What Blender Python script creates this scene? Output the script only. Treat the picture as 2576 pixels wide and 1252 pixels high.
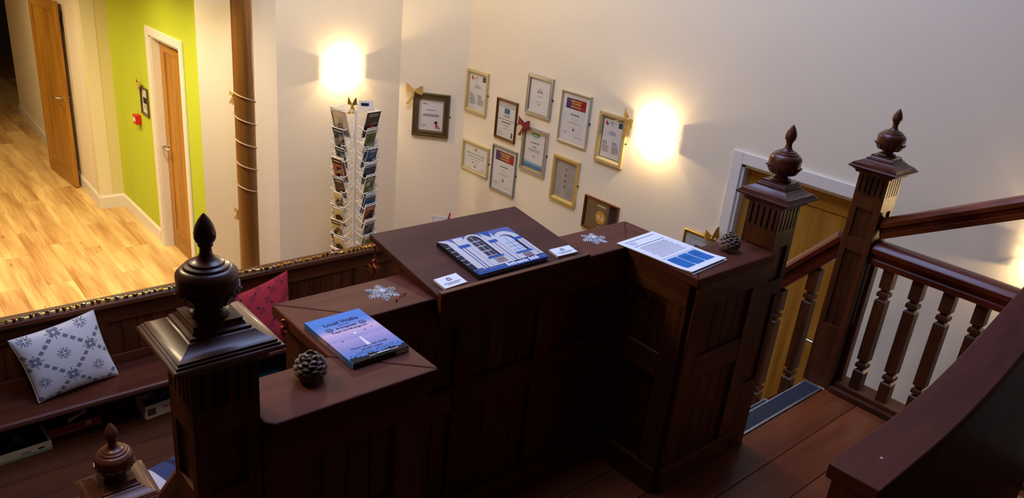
import bpy, bmesh, math, random
from mathutils import Matrix, Vector
random.seed(7)
for o in list(bpy.data.objects): bpy.data.objects.remove(o)
SC = bpy.context.scene
COL = SC.collection
PI = math.pi
# ------------------------------------------------------------------ camera
# rows: camera right / down / forward written in (x, -z, y) of the world, solved from the photo's vanishing points
MR = ((0.7555418, -0.09509515, -0.64816163), (-0.1801333, 0.9211115, -0.3451168), (0.62984806, 0.37750566, 0.67880843))
FPX = 1935.0
EYE = Vector((0, 0, 1.78))          # landing floor of the pulpit is z = 0
def wv(r): return Vector((r[0], r[2], -r[1]))
cam_d = bpy.data.cameras.new('camera'); cam = bpy.data.objects.new('camera', cam_d); COL.objects.link(cam)
cam_d.sensor_width = 36; cam_d.lens = 36 * FPX / 2576; cam_d.clip_start = 0.02
_r, _u, _b = wv(MR[0]), -wv(MR[1]), -wv(MR[2])
cam.matrix_world = Matrix(((_r.x, _u.x, _b.x, EYE.x), (_r.y, _u.y, _b.y, EYE.y), (_r.z, _u.z, _b.z, EYE.z), (0, 0, 0, 1)))
SC.camera = cam
# ------------------------------------------------------------------ light and exposure
SC.view_settings.view_transform = 'Standard'
SC.view_settings.look = 'None'
SC.view_settings.gamma = 1
SC.view_settings.use_curve_mapping = False
SC.view_settings.exposure = 0.70
world = bpy.data.worlds.new('World'); SC.world = world; world.use_nodes = True
world.node_tree.nodes['Background'].inputs[0].default_value = (0.44, 0.56, 1.0, 1)   # dusk sky above the rooflight
world.node_tree.nodes['Background'].inputs[1].default_value = 5.4
pl = bpy.data.lights.new('rooflight_portal', 'AREA'); pl.shape = 'RECTANGLE'; pl.size = 2.6; pl.size_y = 2.2
pl.cycles.is_portal = True
po = bpy.data.objects.new('rooflight_portal', pl); COL.objects.link(po); po.location = (2.0, 2.6, 4.05)
SCONCE_W = 10.5
DOWN_W = 14.5
FILL_W = 36.0
WARM = (1.0, 0.70, 0.36)
# ------------------------------------------------------------------ pixel -> point helpers
def ray(x, y):
    d = ((x - 1288) / FPX, (y - 626) / FPX, 1.0)
    v = [sum(MR[i][k] * d[i] for i in range(3)) for k in range(3)]
    return Vector((v[0], v[2], -v[1]))
def onx(x, y, X): r = ray(x, y); return EYE + r * (X / r.x)
def ony(x, y, Y): r = ray(x, y); return EYE + r * (Y / r.y)
def onz(x, y, z): r = ray(x, y); return EYE + r * ((z - EYE.z) / r.z)
def onp(x, y, p0, n):
    r = ray(x, y); p0 = Vector(p0); n = Vector(n)
    return EYE + r * ((p0 - EYE).dot(n) / r.dot(n))
# ------------------------------------------------------------------ materials
MATS = {}
def lin(c):
    return tuple((v / 255 / 12.92) if v / 255 <= 0.04045 else ((v / 255 + 0.055) / 1.055) ** 2.4 for v in c) + (1,)
def mat(name, rgb=(200, 200, 200), rough=0.5, metal=0.0, emit=None, spec=0.5, bump=0, bscale=60, coat=0):
    if name in MATS: return MATS[name]
    m = bpy.data.materials.new(name); m.use_nodes = True; MATS[name] = m
    nt = m.node_tree; b = nt.nodes['Principled BSDF']
    c = lin(rgb); b.inputs['Base Color'].default_value = c
    b.inputs['Roughness'].default_value = rough; b.inputs['Metallic'].default_value = metal
    b.inputs['Specular IOR Level'].default_value = spec
    b.inputs['Coat Weight'].default_value = coat
    # faint procedural variation so no surface is a flat value
    tc = nt.nodes.new('ShaderNodeTexCoord'); no = nt.nodes.new('ShaderNodeTexNoise'); no.inputs['Scale'].default_value = bscale
    no.inputs['Detail'].default_value = 3
    nt.links.new(tc.outputs['Object'], no.inputs['Vector'])
    mx = nt.nodes.new('ShaderNodeMixRGB'); mx.blend_type = 'MULTIPLY'; mx.inputs[0].default_value = 0.12
    mx.inputs[1].default_value = c; nt.links.new(no.outputs['Fac'], mx.inputs[2]); nt.links.new(mx.outputs[0], b.inputs['Base Color'])
    if bump:
        bp = nt.nodes.new('ShaderNodeBump'); bp.inputs['Strength'].default_value = bump; bp.inputs['Distance'].default_value = 0.002
        nt.links.new(no.outputs['Fac'], bp.inputs['Height']); nt.links.new(bp.outputs[0], b.inputs['Normal'])
    if emit:
        b.inputs['Emission Color'].default_value = lin(emit[0]); b.inputs['Emission Strength'].default_value = emit[1]
    return m
def wood(name, dark, light, axis='z', rough=0.35, scale=1.0, coat=0.0, streak=0.5, vary=0.15, bump=0.12, knots=False, spec=.35):
    if name in MATS: return MATS[name]
    m = bpy.data.materials.new(name); m.use_nodes = True; MATS[name] = m
    nt = m.node_tree; N = nt.nodes.new; L = nt.links.new
    b = nt.nodes['Principled BSDF']; b.inputs['Roughness'].default_value = rough; b.inputs['Coat Weight'].default_value = coat
    b.inputs['Coat Roughness'].default_value = 0.12; b.inputs['Specular IOR Level'].default_value = spec
    tc = N('ShaderNodeTexCoord'); oi = N('ShaderNodeObjectInfo')
    off = N('ShaderNodeVectorMath'); off.operation = 'SCALE'; off.inputs[0].default_value = (7.3, 3.1, 5.7); L(oi.outputs['Random'], off.inputs['Scale'])
    ad = N('ShaderNodeVectorMath'); L(tc.outputs['Object'], ad.inputs[0]); L(off.outputs[0], ad.inputs[1])
    mp = N('ShaderNodeMapping'); s = {'x': (2, 34, 34), 'y': (34, 2, 34), 'z': (34, 34, 2)}[axis]
    mp.inputs['Scale'].default_value = tuple(v * scale for v in s); L(ad.outputs[0], mp.inputs['Vector'])
    n1 = N('ShaderNodeTexNoise'); n1.inputs['Scale'].default_value = 1; n1.inputs['Detail'].default_value = 6; n1.inputs['Roughness'].default_value = 0.6
    n1.inputs['Distortion'].default_value = 0.6; L(mp.outputs[0], n1.inputs['Vector'])
    mp2 = N('ShaderNodeMapping'); s2 = {'x': (.8, 7, 7), 'y': (7, .8, 7), 'z': (7, 7, .8)}[axis]
    mp2.inputs['Scale'].default_value = tuple(v * scale for v in s2); L(ad.outputs[0], mp2.inputs['Vector'])
    n2 = N('ShaderNodeTexNoise'); n2.inputs['Scale'].default_value = 1; n2.inputs['Detail'].default_value = 3; L(mp2.outputs[0], n2.inputs['Vector'])
    mi = N('ShaderNodeMath'); mi.operation = 'MULTIPLY_ADD'; mi.inputs[1].default_value = streak
    L(n1.outputs['Fac'], mi.inputs[0])
    m2 = N('ShaderNodeMath'); m2.operation = 'MULTIPLY'; m2.inputs[1].default_value = 1 - streak; L(n2.outputs['Fac'], m2.inputs[0]); L(m2.outputs[0], mi.inputs[2])
    cr = N('ShaderNodeValToRGB'); cr.color_ramp.elements[0].position = 0.34; cr.color_ramp.elements[1].position = 0.64
    cr.color_ramp.elements[0].color = lin(dark); cr.color_ramp.elements[1].color = lin(light); L(mi.outputs[0], cr.inputs[0])
    hv = N('ShaderNodeHueSaturation'); L(cr.outputs[0], hv.inputs['Color'])
    rv = N('ShaderNodeMath'); rv.operation = 'MULTIPLY_ADD'; rv.inputs[1].default_value = vary; rv.inputs[2].default_value = 1 - vary / 2
    L(oi.outputs['Random'], rv.inputs[0]); L(rv.outputs[0], hv.inputs['Value'])
    out = hv.outputs[0]
    if knots:
        vo = N('ShaderNodeTexVoronoi'); vo.inputs['Scale'].default_value = 1; mp3 = N('ShaderNodeMapping'); mp3.inputs['Scale'].default_value = (9, 2.2, 1)
        L(ad.outputs[0], mp3.inputs['Vector']); L(mp3.outputs[0], vo.inputs['Vector'])
        kr = N('ShaderNodeValToRGB'); kr.color_ramp.elements[0].position = 0.03; kr.color_ramp.elements[1].position = 0.11
        kr.color_ramp.elements[0].color = (0.42, 0.33, 0.25, 1); kr.color_ramp.elements[1].color = (1, 1, 1, 1); L(vo.outputs['Distance'], kr.inputs[0])
        mk = N('ShaderNodeMixRGB'); mk.blend_type = 'MULTIPLY'; mk.inputs[0].default_value = 0.8; L(out, mk.inputs[1]); L(kr.outputs[0], mk.inputs[2]); out = mk.outputs[0]
    L(out, b.inputs['Base Color'])
    bp = N('ShaderNodeBump'); bp.inputs['Strength'].default_value = bump; bp.inputs['Distance'].default_value = 0.001
    L(n1.outputs['Fac'], bp.inputs['Height']); L(bp.outputs[0], b.inputs['Normal'])
    return m
DW0, DW1 = (50, 22, 9), (104, 55, 23)
def dark(ax): return wood('dark_stained_wood_' + ax, DW0, DW1, ax, 0.45, coat=0.04, spec=.25)
def mahog(ax): return wood('mahogany_' + ax, (74, 28, 14), (126, 54, 27), ax, 0.32, coat=0.15)
def topw(ax): return wood('pulpit_top_wood_' + ax, (74, 34, 22), (102, 54, 38), ax, 0.55, scale=.8, spec=.12)
def oak(ax): return wood('oak_veneer_' + ax, (142, 95, 24), (184, 132, 48), ax, 0.38, vary=.08)
def caps(): return wood('polished_cap_wood', (58, 26, 16), (92, 47, 31), 'x', 0.36, coat=.12)
WHITE_P = lambda: mat('white_gloss_paint', (236, 232, 222), 0.35)
CREAM = lambda: mat('cream_wall_paint', (241, 231, 206), 0.85, bump=.15, bscale=220)
GREEN = lambda: mat('lime_green_wall_paint', (188, 204, 44), 0.8, bump=.15, bscale=220)
# ------------------------------------------------------------------ mesh builder
class MB:
    def __init__(s): s.v = []; s.f = []; s.m = []
    def add(s, vs, fs, mi=0):
        b = len(s.v); s.v += [tuple(v) for v in vs]
        for f in fs: s.f.append(tuple(b + i for i in f)); s.m.append(mi)
        return s
    def box(s, a, b, mi=0):
        x0, y0, z0 = (min(a[i], b[i]) for i in range(3)); x1, y1, z1 = (max(a[i], b[i]) for i in range(3))
        return s.add([(x0,y0,z0),(x1,y0,z0),(x1,y1,z0),(x0,y1,z0),(x0,y0,z1),(x1,y0,z1),(x1,y1,z1),(x0,y1,z1)],
                     [(0,3,2,1),(4,5,6,7),(0,1,5,4),(1,2,6,5),(2,3,7,6),(3,0,4,7)], mi)
    def hexa(s, bot, top, mi=0):
        return s.add(list(bot) + list(top), [(3,2,1,0),(4,5,6,7),(0,1,5,4),(1,2,6,5),(2,3,7,6),(3,0,4,7)], mi)
    def lathe(s, prof, n=24, c=(0,0,0), mi=0, sq=False):
        vs = []; fs = []
        for r, z in prof:
            for k in range(n):
                a = 2 * PI * k / n + (PI / 4 if sq else 0); rr = r * (math.sqrt(2) if sq else 1)
                vs.append((c[0] + rr * math.cos(a), c[1] + rr * math.sin(a), c[2] + z))
        for i in range(len(prof) - 1):
            for k in range(n):
                k2 = (k + 1) % n; fs.append((i*n+k, i*n+k2, (i+1)*n+k2, (i+1)*n+k))
        fs.append(tuple(range(n - 1, -1, -1))); fs.append(tuple((len(prof)-1)*n + k for k in range(n)))
        return s.add(vs, fs, mi)
    def sqstack(s, prof, c=(0,0,0), mi=0): return s.lathe(prof, 4, c, mi, True)
    def tube(s, pts, r, n=6, closed=False, mi=0):
        pts = [Vector(p) for p in pts]; vs = []; fs = []; m = len(pts)
        up = Vector((0.13, 0.21, 0.97)).normalized()
        for i, p in enumerate(pts):
            t = (pts[(i+1) % m] - pts[i-1]) if closed else (pts[min(i+1, m-1)] - pts[max(i-1, 0)])
            t.normalize(); a = t.cross(up)
            if a.length < 1e-3: a = t.cross(Vector((1,0,0)))
            a.normalize(); b = t.cross(a); rr = r[i] if isinstance(r, (list, tuple)) else r
            for k in range(n):
                w = 2*PI*k/n; vs.append(p + a*(rr*math.cos(w)) + b*(rr*math.sin(w)))
        for i in range(m if closed else m - 1):
            j = (i+1) % m
            for k in range(n): fs.append((i*n+k, i*n+(k+1) % n, j*n+(k+1) % n, j*n+k))
        if not closed: fs.append(tuple(range(n-1, -1, -1))); fs.append(tuple((m-1)*n+k for k in range(n)))
        return s.add(vs, fs, mi)
    def prism(s, poly, d0, d1, plane='xy', mi=0):
        # extrude a polygon drawn in `plane` between d0 and d1 along the third axis
        def P(p, d): return {'xy': (p[0], p[1], d), 'xz': (p[0], d, p[1]), 'yz': (d, p[0], p[1])}[plane]
        n = len(poly)
        return s.add([P(p, d0) for p in poly] + [P(p, d1) for p in poly],
                     [tuple(range(n-1, -1, -1)), tuple(range(n, 2*n))] + [(i, (i+1) % n, n+(i+1) % n, n+i) for i in range(n)], mi)
    def sphere(s, c, r, n=8, m=6, mi=0, sc=(1,1,1)):
        prof = [(max(1e-4, r*math.sin(PI*i/m)), -r*math.cos(PI*i/m)) for i in range(m+1)]
        vs = []; b = MB(); b.lathe(prof, n)
        return s.add([(c[0]+x*sc[0], c[1]+y*sc[1], c[2]+z*sc[2]) for x, y, z in b.v], b.f, mi)
    def ring(s, w, h, prof, mi=0):
        # picture frame moulding in local x (right), z (up), -y (outward); prof = (inset, depth)
        vs = []; fs = []; k = len(prof)
        for o, d in prof:
            for sx, sz in ((-1,-1),(1,-1),(1,1),(-1,1)): vs.append((sx*(w/2-o), -d, sz*(h/2-o)))
        for i in range(k):
            j = (i+1) % k
            for q in range(4): fs.append((i*4+q, i*4+(q+1) % 4, j*4+(q+1) % 4, j*4+q))
        return s.add(vs, fs, mi)
    def xf(s, M):
        s.v = [tuple(M @ Vector(v)) for v in s.v]; return s
    def mesh(s, name, mats, smooth=None):
        me = bpy.data.meshes.new(name); me.from_pydata(s.v, [], s.f)
        for m in (mats if isinstance(mats, (list, tuple)) else [mats]): me.materials.append(m)
        me.polygons.foreach_set('material_index', s.m)
        bm = bmesh.new(); bm.from_mesh(me); bmesh.ops.recalc_face_normals(bm, faces=bm.faces); bm.to_mesh(me); bm.free()
        if smooth is not None:
            me.polygons.foreach_set('use_smooth', [True] * len(me.polygons)); me.set_sharp_from_angle(angle=math.radians(smooth))
        me.update(); return me
def obj(name, me, parent=None, loc=None, rotz=None):
    o = bpy.data.objects.new(name, me); COL.objects.link(o)
    if parent is not None: o.parent = parent
    if loc is not None: o.location = loc
    if rotz is not None: o.rotation_euler = (0, 0, rotz)
    return o
def part(parent, name, mb, mats, smooth=None, bevel=0, loc=None, rotz=None, label=None):
    o = obj(name, mb.mesh(name, mats, smooth), parent, loc, rotz)
    if bevel:
        b = o.modifiers.new('bevel', 'BEVEL'); b.width = bevel; b.segments = 2; b.limit_method = 'ANGLE'; b.angle_limit = math.radians(40)
    if label: o['label'] = label
    return o
def thing(name, label, cat, loc=(0,0,0), rotz=0, group=None):
    o = bpy.data.objects.new(name, None); COL.objects.link(o); o.empty_display_size = .05
    o.location = loc; o.rotation_euler = (0, 0, rotz); o['label'] = label; o['category'] = cat
    if group: o['group'] = group
    return o
def tag(o, label, cat, group=None):
    o['label'] = label; o['category'] = cat
    if group: o['group'] = group
    return o
def struct(name, label, mb=None, mats=None, cat=None, **k):
    if mb is None:
        o = bpy.data.objects.new(name, None); COL.objects.link(o)
        if 'loc' in k: o.location = k['loc']
        if 'rotz' in k: o.rotation_euler = (0, 0, k['rotz'])
    else: o = part(None, name, mb, mats, **k)
    o['kind'] = 'structure'; o['label'] = label; o['category'] = cat or name.split('_')[0]
    return o
_txt = {}
def text_geo(s, bold=0.0):
    # flat outline geometry of a line of text, height 1, starting at x = 0
    if (s, bold) in _txt: return _txt[(s, bold)]
    c = bpy.data.curves.new('t', 'FONT'); c.body = s; c.size = 1; c.offset = bold; c.resolution_u = 2; c.fill_mode = 'FRONT'
    o = bpy.data.objects.new('t', c); COL.objects.link(o); bpy.context.view_layer.update()
    me = bpy.data.meshes.new_from_object(o.evaluated_get(bpy.context.evaluated_depsgraph_get()))
    vs = [tuple(v.co) for v in me.vertices]; fs = [tuple(p.vertices) for p in me.polygons]
    bpy.data.objects.remove(o); bpy.data.curves.remove(c); bpy.data.meshes.remove(me)
    w = max((v[0] for v in vs), default=0)
    _txt[(s, bold)] = (vs, fs, w); return _txt[(s, bold)]
class Art:
    """flat print in a local sheet: u right, v up, n outwards; every colour is a material slot"""
    def __init__(s, base, pos):
        s.mb = MB(); s.mats = [base]; s.pos = pos; s.n = 0
        o, a, b = (Vector(pos(u, v, 0)) for u, v in ((0, 0), (1, 0), (0, 1))); s.asp = (b-o).length/(a-o).length
    def mi(s, c):
        m = c if not isinstance(c, tuple) else mat('ink_%d_%d_%d' % c, c, 0.65, spec=.12)
        if m not in s.mats: s.mats.append(m)
        return s.mats.index(m)
    def poly(s, pts, c, lift=None):
        s.n += 1; l = (0.0003 + 0.00004 * s.n) if lift is None else lift
        s.mb.add([s.pos(u, v, l) for u, v in pts], [tuple(range(len(pts)))], s.mi(c)); return s
    def rect(s, u0, v0, u1, v1, c): return s.poly([(u0,v0),(u1,v0),(u1,v1),(u0,v1)], c)
    def disc(s, u, v, r, c, ar=1, n=20): return s.poly([(u + r*math.cos(2*PI*k/n), v + ar*r*math.sin(2*PI*k/n)) for k in range(n)], c)
    def star(s, u, v, r, c): return s.poly([(u + (r if k % 2 == 0 else r*.42)*math.sin(PI*k/5), v + (r if k % 2 == 0 else r*.42)*math.cos(PI*k/5)/s.asp) for k in range(10)], c)
    def lines(s, u0, v0, u1, v1, n, c, jag=.3, th=.45):
        h = (v1 - v0) / n
        for i in range(n):
            w = (u1 - u0) * (1 - jag * random.random()); cu = (u0 + u1) / 2
            s.rect(cu - w/2, v0 + h*i + h*(1-th)/2, cu + w/2, v0 + h*i + h*(1+th)/2, c)
        return s
    def text(s, t, u, v, h, c, align='c', bold=0.0, wmax=None, rot=0):
        vs, fs, w = text_geo(t, bold); s.n += 1; l = 0.0003 + 0.00004 * s.n
        sx = h*s.asp if not wmax or w*h*s.asp <= wmax else wmax / w
        o = {'c': -w*sx/2, 'l': 0, 'r': -w*sx}[align]
        s.mb.add([s.pos(u + o + x*sx, v + y*h, l) for x, y, z in vs], fs, s.mi(c)); return s
    def build(s, parent, name='print'): return part(parent, name, s.mb, s.mats)
# ================================================================== levels and plan (metres)
ZM, ZP, ZT, ZC = -1.30, -0.97, 0.85, 4.0     # main floor, pew floor, pulpit top, ceiling
XR, YB, XG, YS = 4.2, 5.743, 2.15, 8.45      # right wall, back wall, green wall, step in the hall wall
C1, C2, C3, C4 = (XR, 5.326), (3.783, YB), (2.643, YB), (XG, 6.06)
# ------------------------------------------------------------------ floors
fl = struct('floor', 'pale honey laminate plank floor of the hall', MB().box((-3.1, -2.7, ZM-.12), (4.3, 18, ZM-.004)), mat('floor_underlay', (150, 108, 58), .7), 'floor')
lam = wood('honey_laminate', (168, 116, 60), (234, 200, 130), 'y', .36, scale=.95, streak=.38, vary=.05, bump=.03, knots=True)
pw, pln = .19, 1.28
pm = MB().box((-pw/2+.0006, -pln/2+.0006, -.006), (pw/2-.0006, pln/2-.0006, 0)).mesh('plank', lam)
x = XG + .25
col_i = 0
while x > -1.2:
    y = 4.3 - random.random() * pln
    while y < 14.5:
        obj('plank', pm, fl, (x - pw/2, y + pln/2, ZM)); y += pln
    x -= pw; col_i += 1
fp = struct('floor_pulpit', 'dark red-brown boarded floor inside the pulpit', MB().box((-1.2, -2.5, -.9), (3.33, 1.0, -.024)).box((.4, 1.0, -.9), (2.42, 1.24, -.024)).box((.775, 1.24, -.9), (2.085, 1.655, -.024)).box((2.42, 1.0, -.9), (3.33, 1.235, -.024)), mat('pulpit_base', (40, 22, 14), .6), 'floor')
fw = wood('brown_floor_board', (92, 42, 20), (132, 68, 32), 'x', .4, scale=.7, coat=.1)
ys = [1.243, 1.085, .925, .765, .605, .445, .285, .125]
for i in range(len(ys)-1):
    part(fp, 'floor_board', MB().box((-1.1, ys[i+1]+.0015, -.024), (3.19, ys[i]-.0015, 0)), fw, bevel=.001)
for a, b in ((1.246, 1.40), (1.403, 1.523)):
    part(fp, 'floor_board', MB().box((.916, a, -.024), (1.938, b, 0)), fw, bevel=.001)
fq = struct('floor_pew', 'dark brown boarded floor of the sunken pew', MB().box((-2.6, 1.0, ZM), (3.40, 4.24, ZP-.02)), mat('pew_floor_base', (50, 28, 18), .6), 'floor')
y = 1.70
while y < 4.2:
    part(fq, 'floor_board', MB().box((-2.6, y+.0015, ZP-.02), (2.4, min(y+.175, 4.16)-.0015, ZP)), wood('pew_floor_board', (64, 32, 18), (86, 46, 27), 'x', .5, scale=.7)); y += .175
# ------------------------------------------------------------------ walls
def wall(name, label, p, q, z0, z1, m, th=.12, openings=()):
    """wall whose room face runs p -> q with the room on its right-hand side seen from p; openings = (s0, s1, top)"""
    p = Vector((p[0], p[1], 0)); q = Vector((q[0], q[1], 0)); L = (q-p).length; ang = math.atan2(q.y-p.y, q.x-p.x)
    mb = MB(); s = 0
    for a, b, t in sorted(openings):
        mb.box((s, 0, z0), (a, th, z1)); mb.box((a, 0, t), (b, th, z1)); s = b
    mb.box((s, 0, z0), (L, th, z1))
    return struct(name, label, mb, m, 'wall', loc=(p.x, p.y, 0), rotz=ang)
# right wall: from C1 towards the camera, room on its right
DR0, DR1, DRT = 1.62, 2.50, .62     # right door opening in y and its head
DTOP = 1.78 - 1.182
w = wall('wall_right', 'long cream wall hung with framed certificates', C1, (XR, -2.6), ZM, ZC, CREAM(), openings=((C1[1]-2.50, C1[1]-1.66, DTOP),))
wall('wall_corner', 'narrow cream wall set at an angle with one dark framed certificate', C2, C1, ZM, ZC, CREAM())
wall('wall_back', 'cream wall with a wall lamp behind the brochure rack', C3, C2, ZM, ZC, CREAM())
wall('wall_column', 'angled pale cream wall behind the brown column', C4, C3, ZM, ZC, CREAM())
GD0, GD1, GDT = 6.43, 7.18, 1.78 - 1.10
wall('wall_left', 'lime green wall with a white framed oak door', (XG, YS), C4, ZM, 1.5, GREEN(), openings=((YS-GD1, YS-GD0, GDT),))
yel = mat('pale_yellow_wall_paint', (232, 220, 170), .85)
wall('wall_step', 'short pale yellow return wall beside the lime green wall', (1.917, YS), (XG, YS), ZM, 1.5, yel)
wall('wall_hall', 'cream hall wall behind the opened oak door', (2.0, 12.86), (1.917, YS), ZM, 1.5, CREAM())
wall('wall_passage', 'end wall of the unlit passage', (-3, 17.5), (4.2, 17.5), ZM, 1.5, mat('passage_shade_colour', (70, 60, 50), .9))  # passage darkness put into the wall colour
wall('wall_outer', 'outer wall of the unlit passage', (4.2, 17.5), (4.2, 5.35), ZM, 1.5, mat('passage_shade_colour', (70, 60, 50), .9))
wall('wall_west', 'plain cream wall across the hall', (-3, 5.45), (-3, 17.5), ZM, 1.5, CREAM())
wall('wall_side', 'dark panelled wall across from the pulpit', (-3, -2.6), (-3, 9.0), ZM, ZC, dark('z'), openings=((8.05, 11.6, 1.5),))  # out of view; dark finish chosen to cut bounce light on the pulpit
wall('wall_rear', 'dark panelled wall behind the pulpit', (4.2, -2.5), (-3, -2.5), ZM, ZC, dark('z'))  # unseen wall, finished dark so it throws little light forward
wall('wall_far', 'plain cream wall over the gallery', (-3, 9.0), (XG, 9.0), 1.5, ZC, CREAM())
wall('wall_upper', 'plain cream wall over the green wall', (XG, 9.0), C4, 1.5, ZC, CREAM())
mb = MB()
for a, b in (((-3.1,-2.6),(.7,9.1)), ((3.3,-2.6),(4.3,9.1)), ((.7,-2.6),(3.3,1.5)), ((.7,3.7),(3.3,9.1))): mb.box((a[0], a[1], ZC), (b[0], b[1], ZC+.15))
struct('ceiling', 'dark boarded ceiling with a rooflight opening', mb, wood('boarded_ceiling', (70, 42, 24), (104, 66, 40), 'y', .6), 'ceiling')  # unseen; dark boarding chosen to reduce fill light from above
struct('ceiling_gallery', 'white underside of the gallery over the hall', MB().box((-3.1, 5.45, 1.40), (XG, 18, 1.5)).box((XG, 8.6, 1.40), (4.3, 18, 1.5)), mat('ceiling_paint', (225, 220, 210), .9), 'ceiling')
# baseboards
def baseboard(name, p, q, z0, h=.14, th=.016):
    p = Vector((p[0], p[1], 0)); q = Vector((q[0], q[1], 0)); L = (q-p).length
    mb = MB().prism([(0, z0), (-th, z0), (-th, z0+h-.02), (-th*.4, z0+h), (0, z0+h)], 0, L, 'yz')
    return struct(name, 'white painted skirting board', mb, WHITE_P(), 'baseboard', loc=(p.x, p.y, 0), rotz=math.atan2(q.y-p.y, q.x-p.x))
baseboard('baseboard_left', (XG, YS-.016), (XG, 7.27), ZM)
baseboard('baseboard_step', (1.917, YS), (XG, YS), ZM)
baseboard('baseboard_hall', (2.0, 12.86), (1.9167, YS-.016), ZM)
baseboard('baseboard_corner', C4, C3, ZM); baseboard('baseboard_back', C3, C2, ZM); baseboard('baseboard_right', C1, (XR, 2.62), ZM)
# ------------------------------------------------------------------ doors
def lever(parent, x, z, y, sgn, m):
    mb = MB(); mb.lathe([(.026, 0), (.026, .008), (.02, .011)], 16); mb.xf(Matrix.Translation((x, y, z)) @ Matrix.Rotation(PI/2, 4, 'X'))
    part(parent, 'handle_rose', mb, m, 40)
    part(parent, 'handle', MB().tube([(x, y, z), (x, y-.05, z), (x+.008*sgn, y-.058, z), (x+.10*sgn, y-.058, z), (x+.115*sgn, y-.05, z), (x+.115*sgn, y-.02, z)], .0085, 8), m, 60, label='brushed steel lever handle')
def leaf(D, x0, x1, z0, z1, y0, th=.044, nb=6):
    """oak leaf in a door's own frame (x right, z up, -y towards the viewer): two stiles, two rails, boarded panel"""
    sw, rt, rb = .10, .11, .20
    for a in (x0, x1-sw): part(D, 'stile', MB().box((a, y0, z0), (a+sw, y0+th, z1)), oak('z'), bevel=.002)
    part(D, 'top_rail', MB().box((x0+sw, y0+.001, z1-rt), (x1-sw, y0+th-.001, z1)), oak('x'))
    part(D, 'bottom_rail', MB().box((x0+sw, y0+.001, z0), (x1-sw, y0+th-.001, z0+rb)), oak('x'))
    w = (x1-x0-2*sw)/nb
    bm_ = MB().box((-w/2+.001, 0, 0), (w/2-.001, th-.02, z1-rt-z0-rb)).mesh('board', oak('z'))
    for i in range(nb): obj('board', bm_, D, (x0+sw+w*(i+.5), y0+.010, z0+rb))
steel = mat('brushed_steel', (205, 203, 198), .28, 1.0)
def door_frame(D, x0, x1, z0, z1, aw=.07, depth=.12):
    """white architrave (proud of the wall) and lining; opening x0..x1, head z1"""
    p = WHITE_P()
    for s, a in ((-1, x0), (1, x1)):
        part(D, 'architrave', MB().box((a if s > 0 else a-aw, -.018, z0), (a+aw if s > 0 else a, 0, z1+aw)), p, bevel=.004)
        part(D, 'jamb', MB().box((a, 0, z0), (a-.018*s, depth, z1)), p)
    part(D, 'architrave', MB().box((x0, -.018, z1), (x1, 0, z1+aw)), p, bevel=.004)
    part(D, 'head', MB().box((x0, 0, z1), (x1, depth, z1-.018)), p)
D1 = struct('door_1', 'white framed oak boarded door in the lime green wall', cat='door', loc=(XG, (GD0+GD1)/2, ZM), rotz=-PI/2)
hw = (GD1-GD0)/2
door_frame(D1, -hw, hw, 0, GDT-ZM)
leaf(D1, -hw+.02, hw-.02, .008, GDT-ZM-.02, .07, nb=4)
lever(D1, -hw+.07, 1.0, .07, 1, steel)
D3 = struct('door_2', 'oak boarded door in a white frame at the foot of the pulpit stairs', cat='door', loc=(XR, 2.08, ZM), rotz=-PI/2)
door_frame(D3, -.42, .42, 0, DTOP-ZM, .075)
leaf(D3, -.40, .40, .008, DTOP-ZM-.02, .05, nb=5)
lever(D3, .33, .98, .05, -1, steel)
D2 = struct('door_3', 'oak boarded door standing open along the cream hall wall', cat='door', loc=(1.78, 10.05, ZM), rotz=math.atan2(9.21-10.05, 1.85-1.78))
leaf(D2, 0, .84, .01, 2.0, 0, nb=6)
lever(D2, .77, 1.0, 0, -1, steel)
mb = MB().tube([(.77, .044, 1.0), (.77, .10, 1.0), (.67, .10, 1.0)], .0085, 8); part(D2, 'handle', mb, steel, 60)
bl = mat('black_plastic', (22, 22, 24), .45)
part(D2, 'door_closer', MB().box((.60, .046, 1.84), (.82, .10, 1.90)), bl, bevel=.006)
part(D2, 'closer_arm', MB().tube([(.74, .075, 1.84), (.76, .09, 1.77), (.80, .085, 1.70)], .006, 6), bl, 60)
# ================================================================== pulpit
PA0, PA1 = 1.206, 1.381; PC0, PC1 = 1.504, 1.683; PB0, PB1 = .747, .932; PE0, PE1 = 1.919, 2.11
NX, NY = .452, 1.288           # left newel; the others stand in line with it
N1X, N2X = 2.425, 3.245
PU = thing('pulpit', 'dark stained wooden pulpit with panelled sides and broad flat top boards', 'pulpit', (1.43, 1.45, 0))
def pp(name, mb, m, **k):      # pulpit part given in world coordinates
    return part(PU, name, mb.xf(Matrix.Translation((-1.43, -1.45, 0))), m, **k)
tz0 = ZT - .032
pp('top_board', MB().prism([(.522, PA0+.018), (.538, PA0), (PB1, PA0), (PB0, PA1), (.522, PA1)], tz0, ZT), topw('x'), bevel=.004)
pp('top_board', MB().prism([(PB1, PA0+.001), (PB1, PC0), (PB0, PC1), (PB0, PA1+.001)], tz0, ZT), topw('y'), bevel=.004)
pp('top_board', MB().prism([(PB1+.001, PC0), (1.45, PC0), (1.45, PC1), (PB0+.001, PC1)], tz0, ZT), topw('x'), bevel=.004)
pp('top_board', MB().prism([(1.45, PC0), (PE0, PC0), (PE1-.001, PC1), (1.45, PC1)], tz0, ZT), topw('x'), bevel=.004)
pp('top_board', MB().prism([(PE0, PA0+.001), (PE1, PA1), (PE1, PC1), (PE0, PC0+.001)], tz0, ZT), topw('y'), bevel=.004)
pp('top_board', MB().prism([(PE0+.001, PA0), (2.362, PA0), (2.362, PA1), (PE1+.001, PA1)], tz0, ZT), topw('x'), bevel=.004)
core = dark('z')
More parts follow.
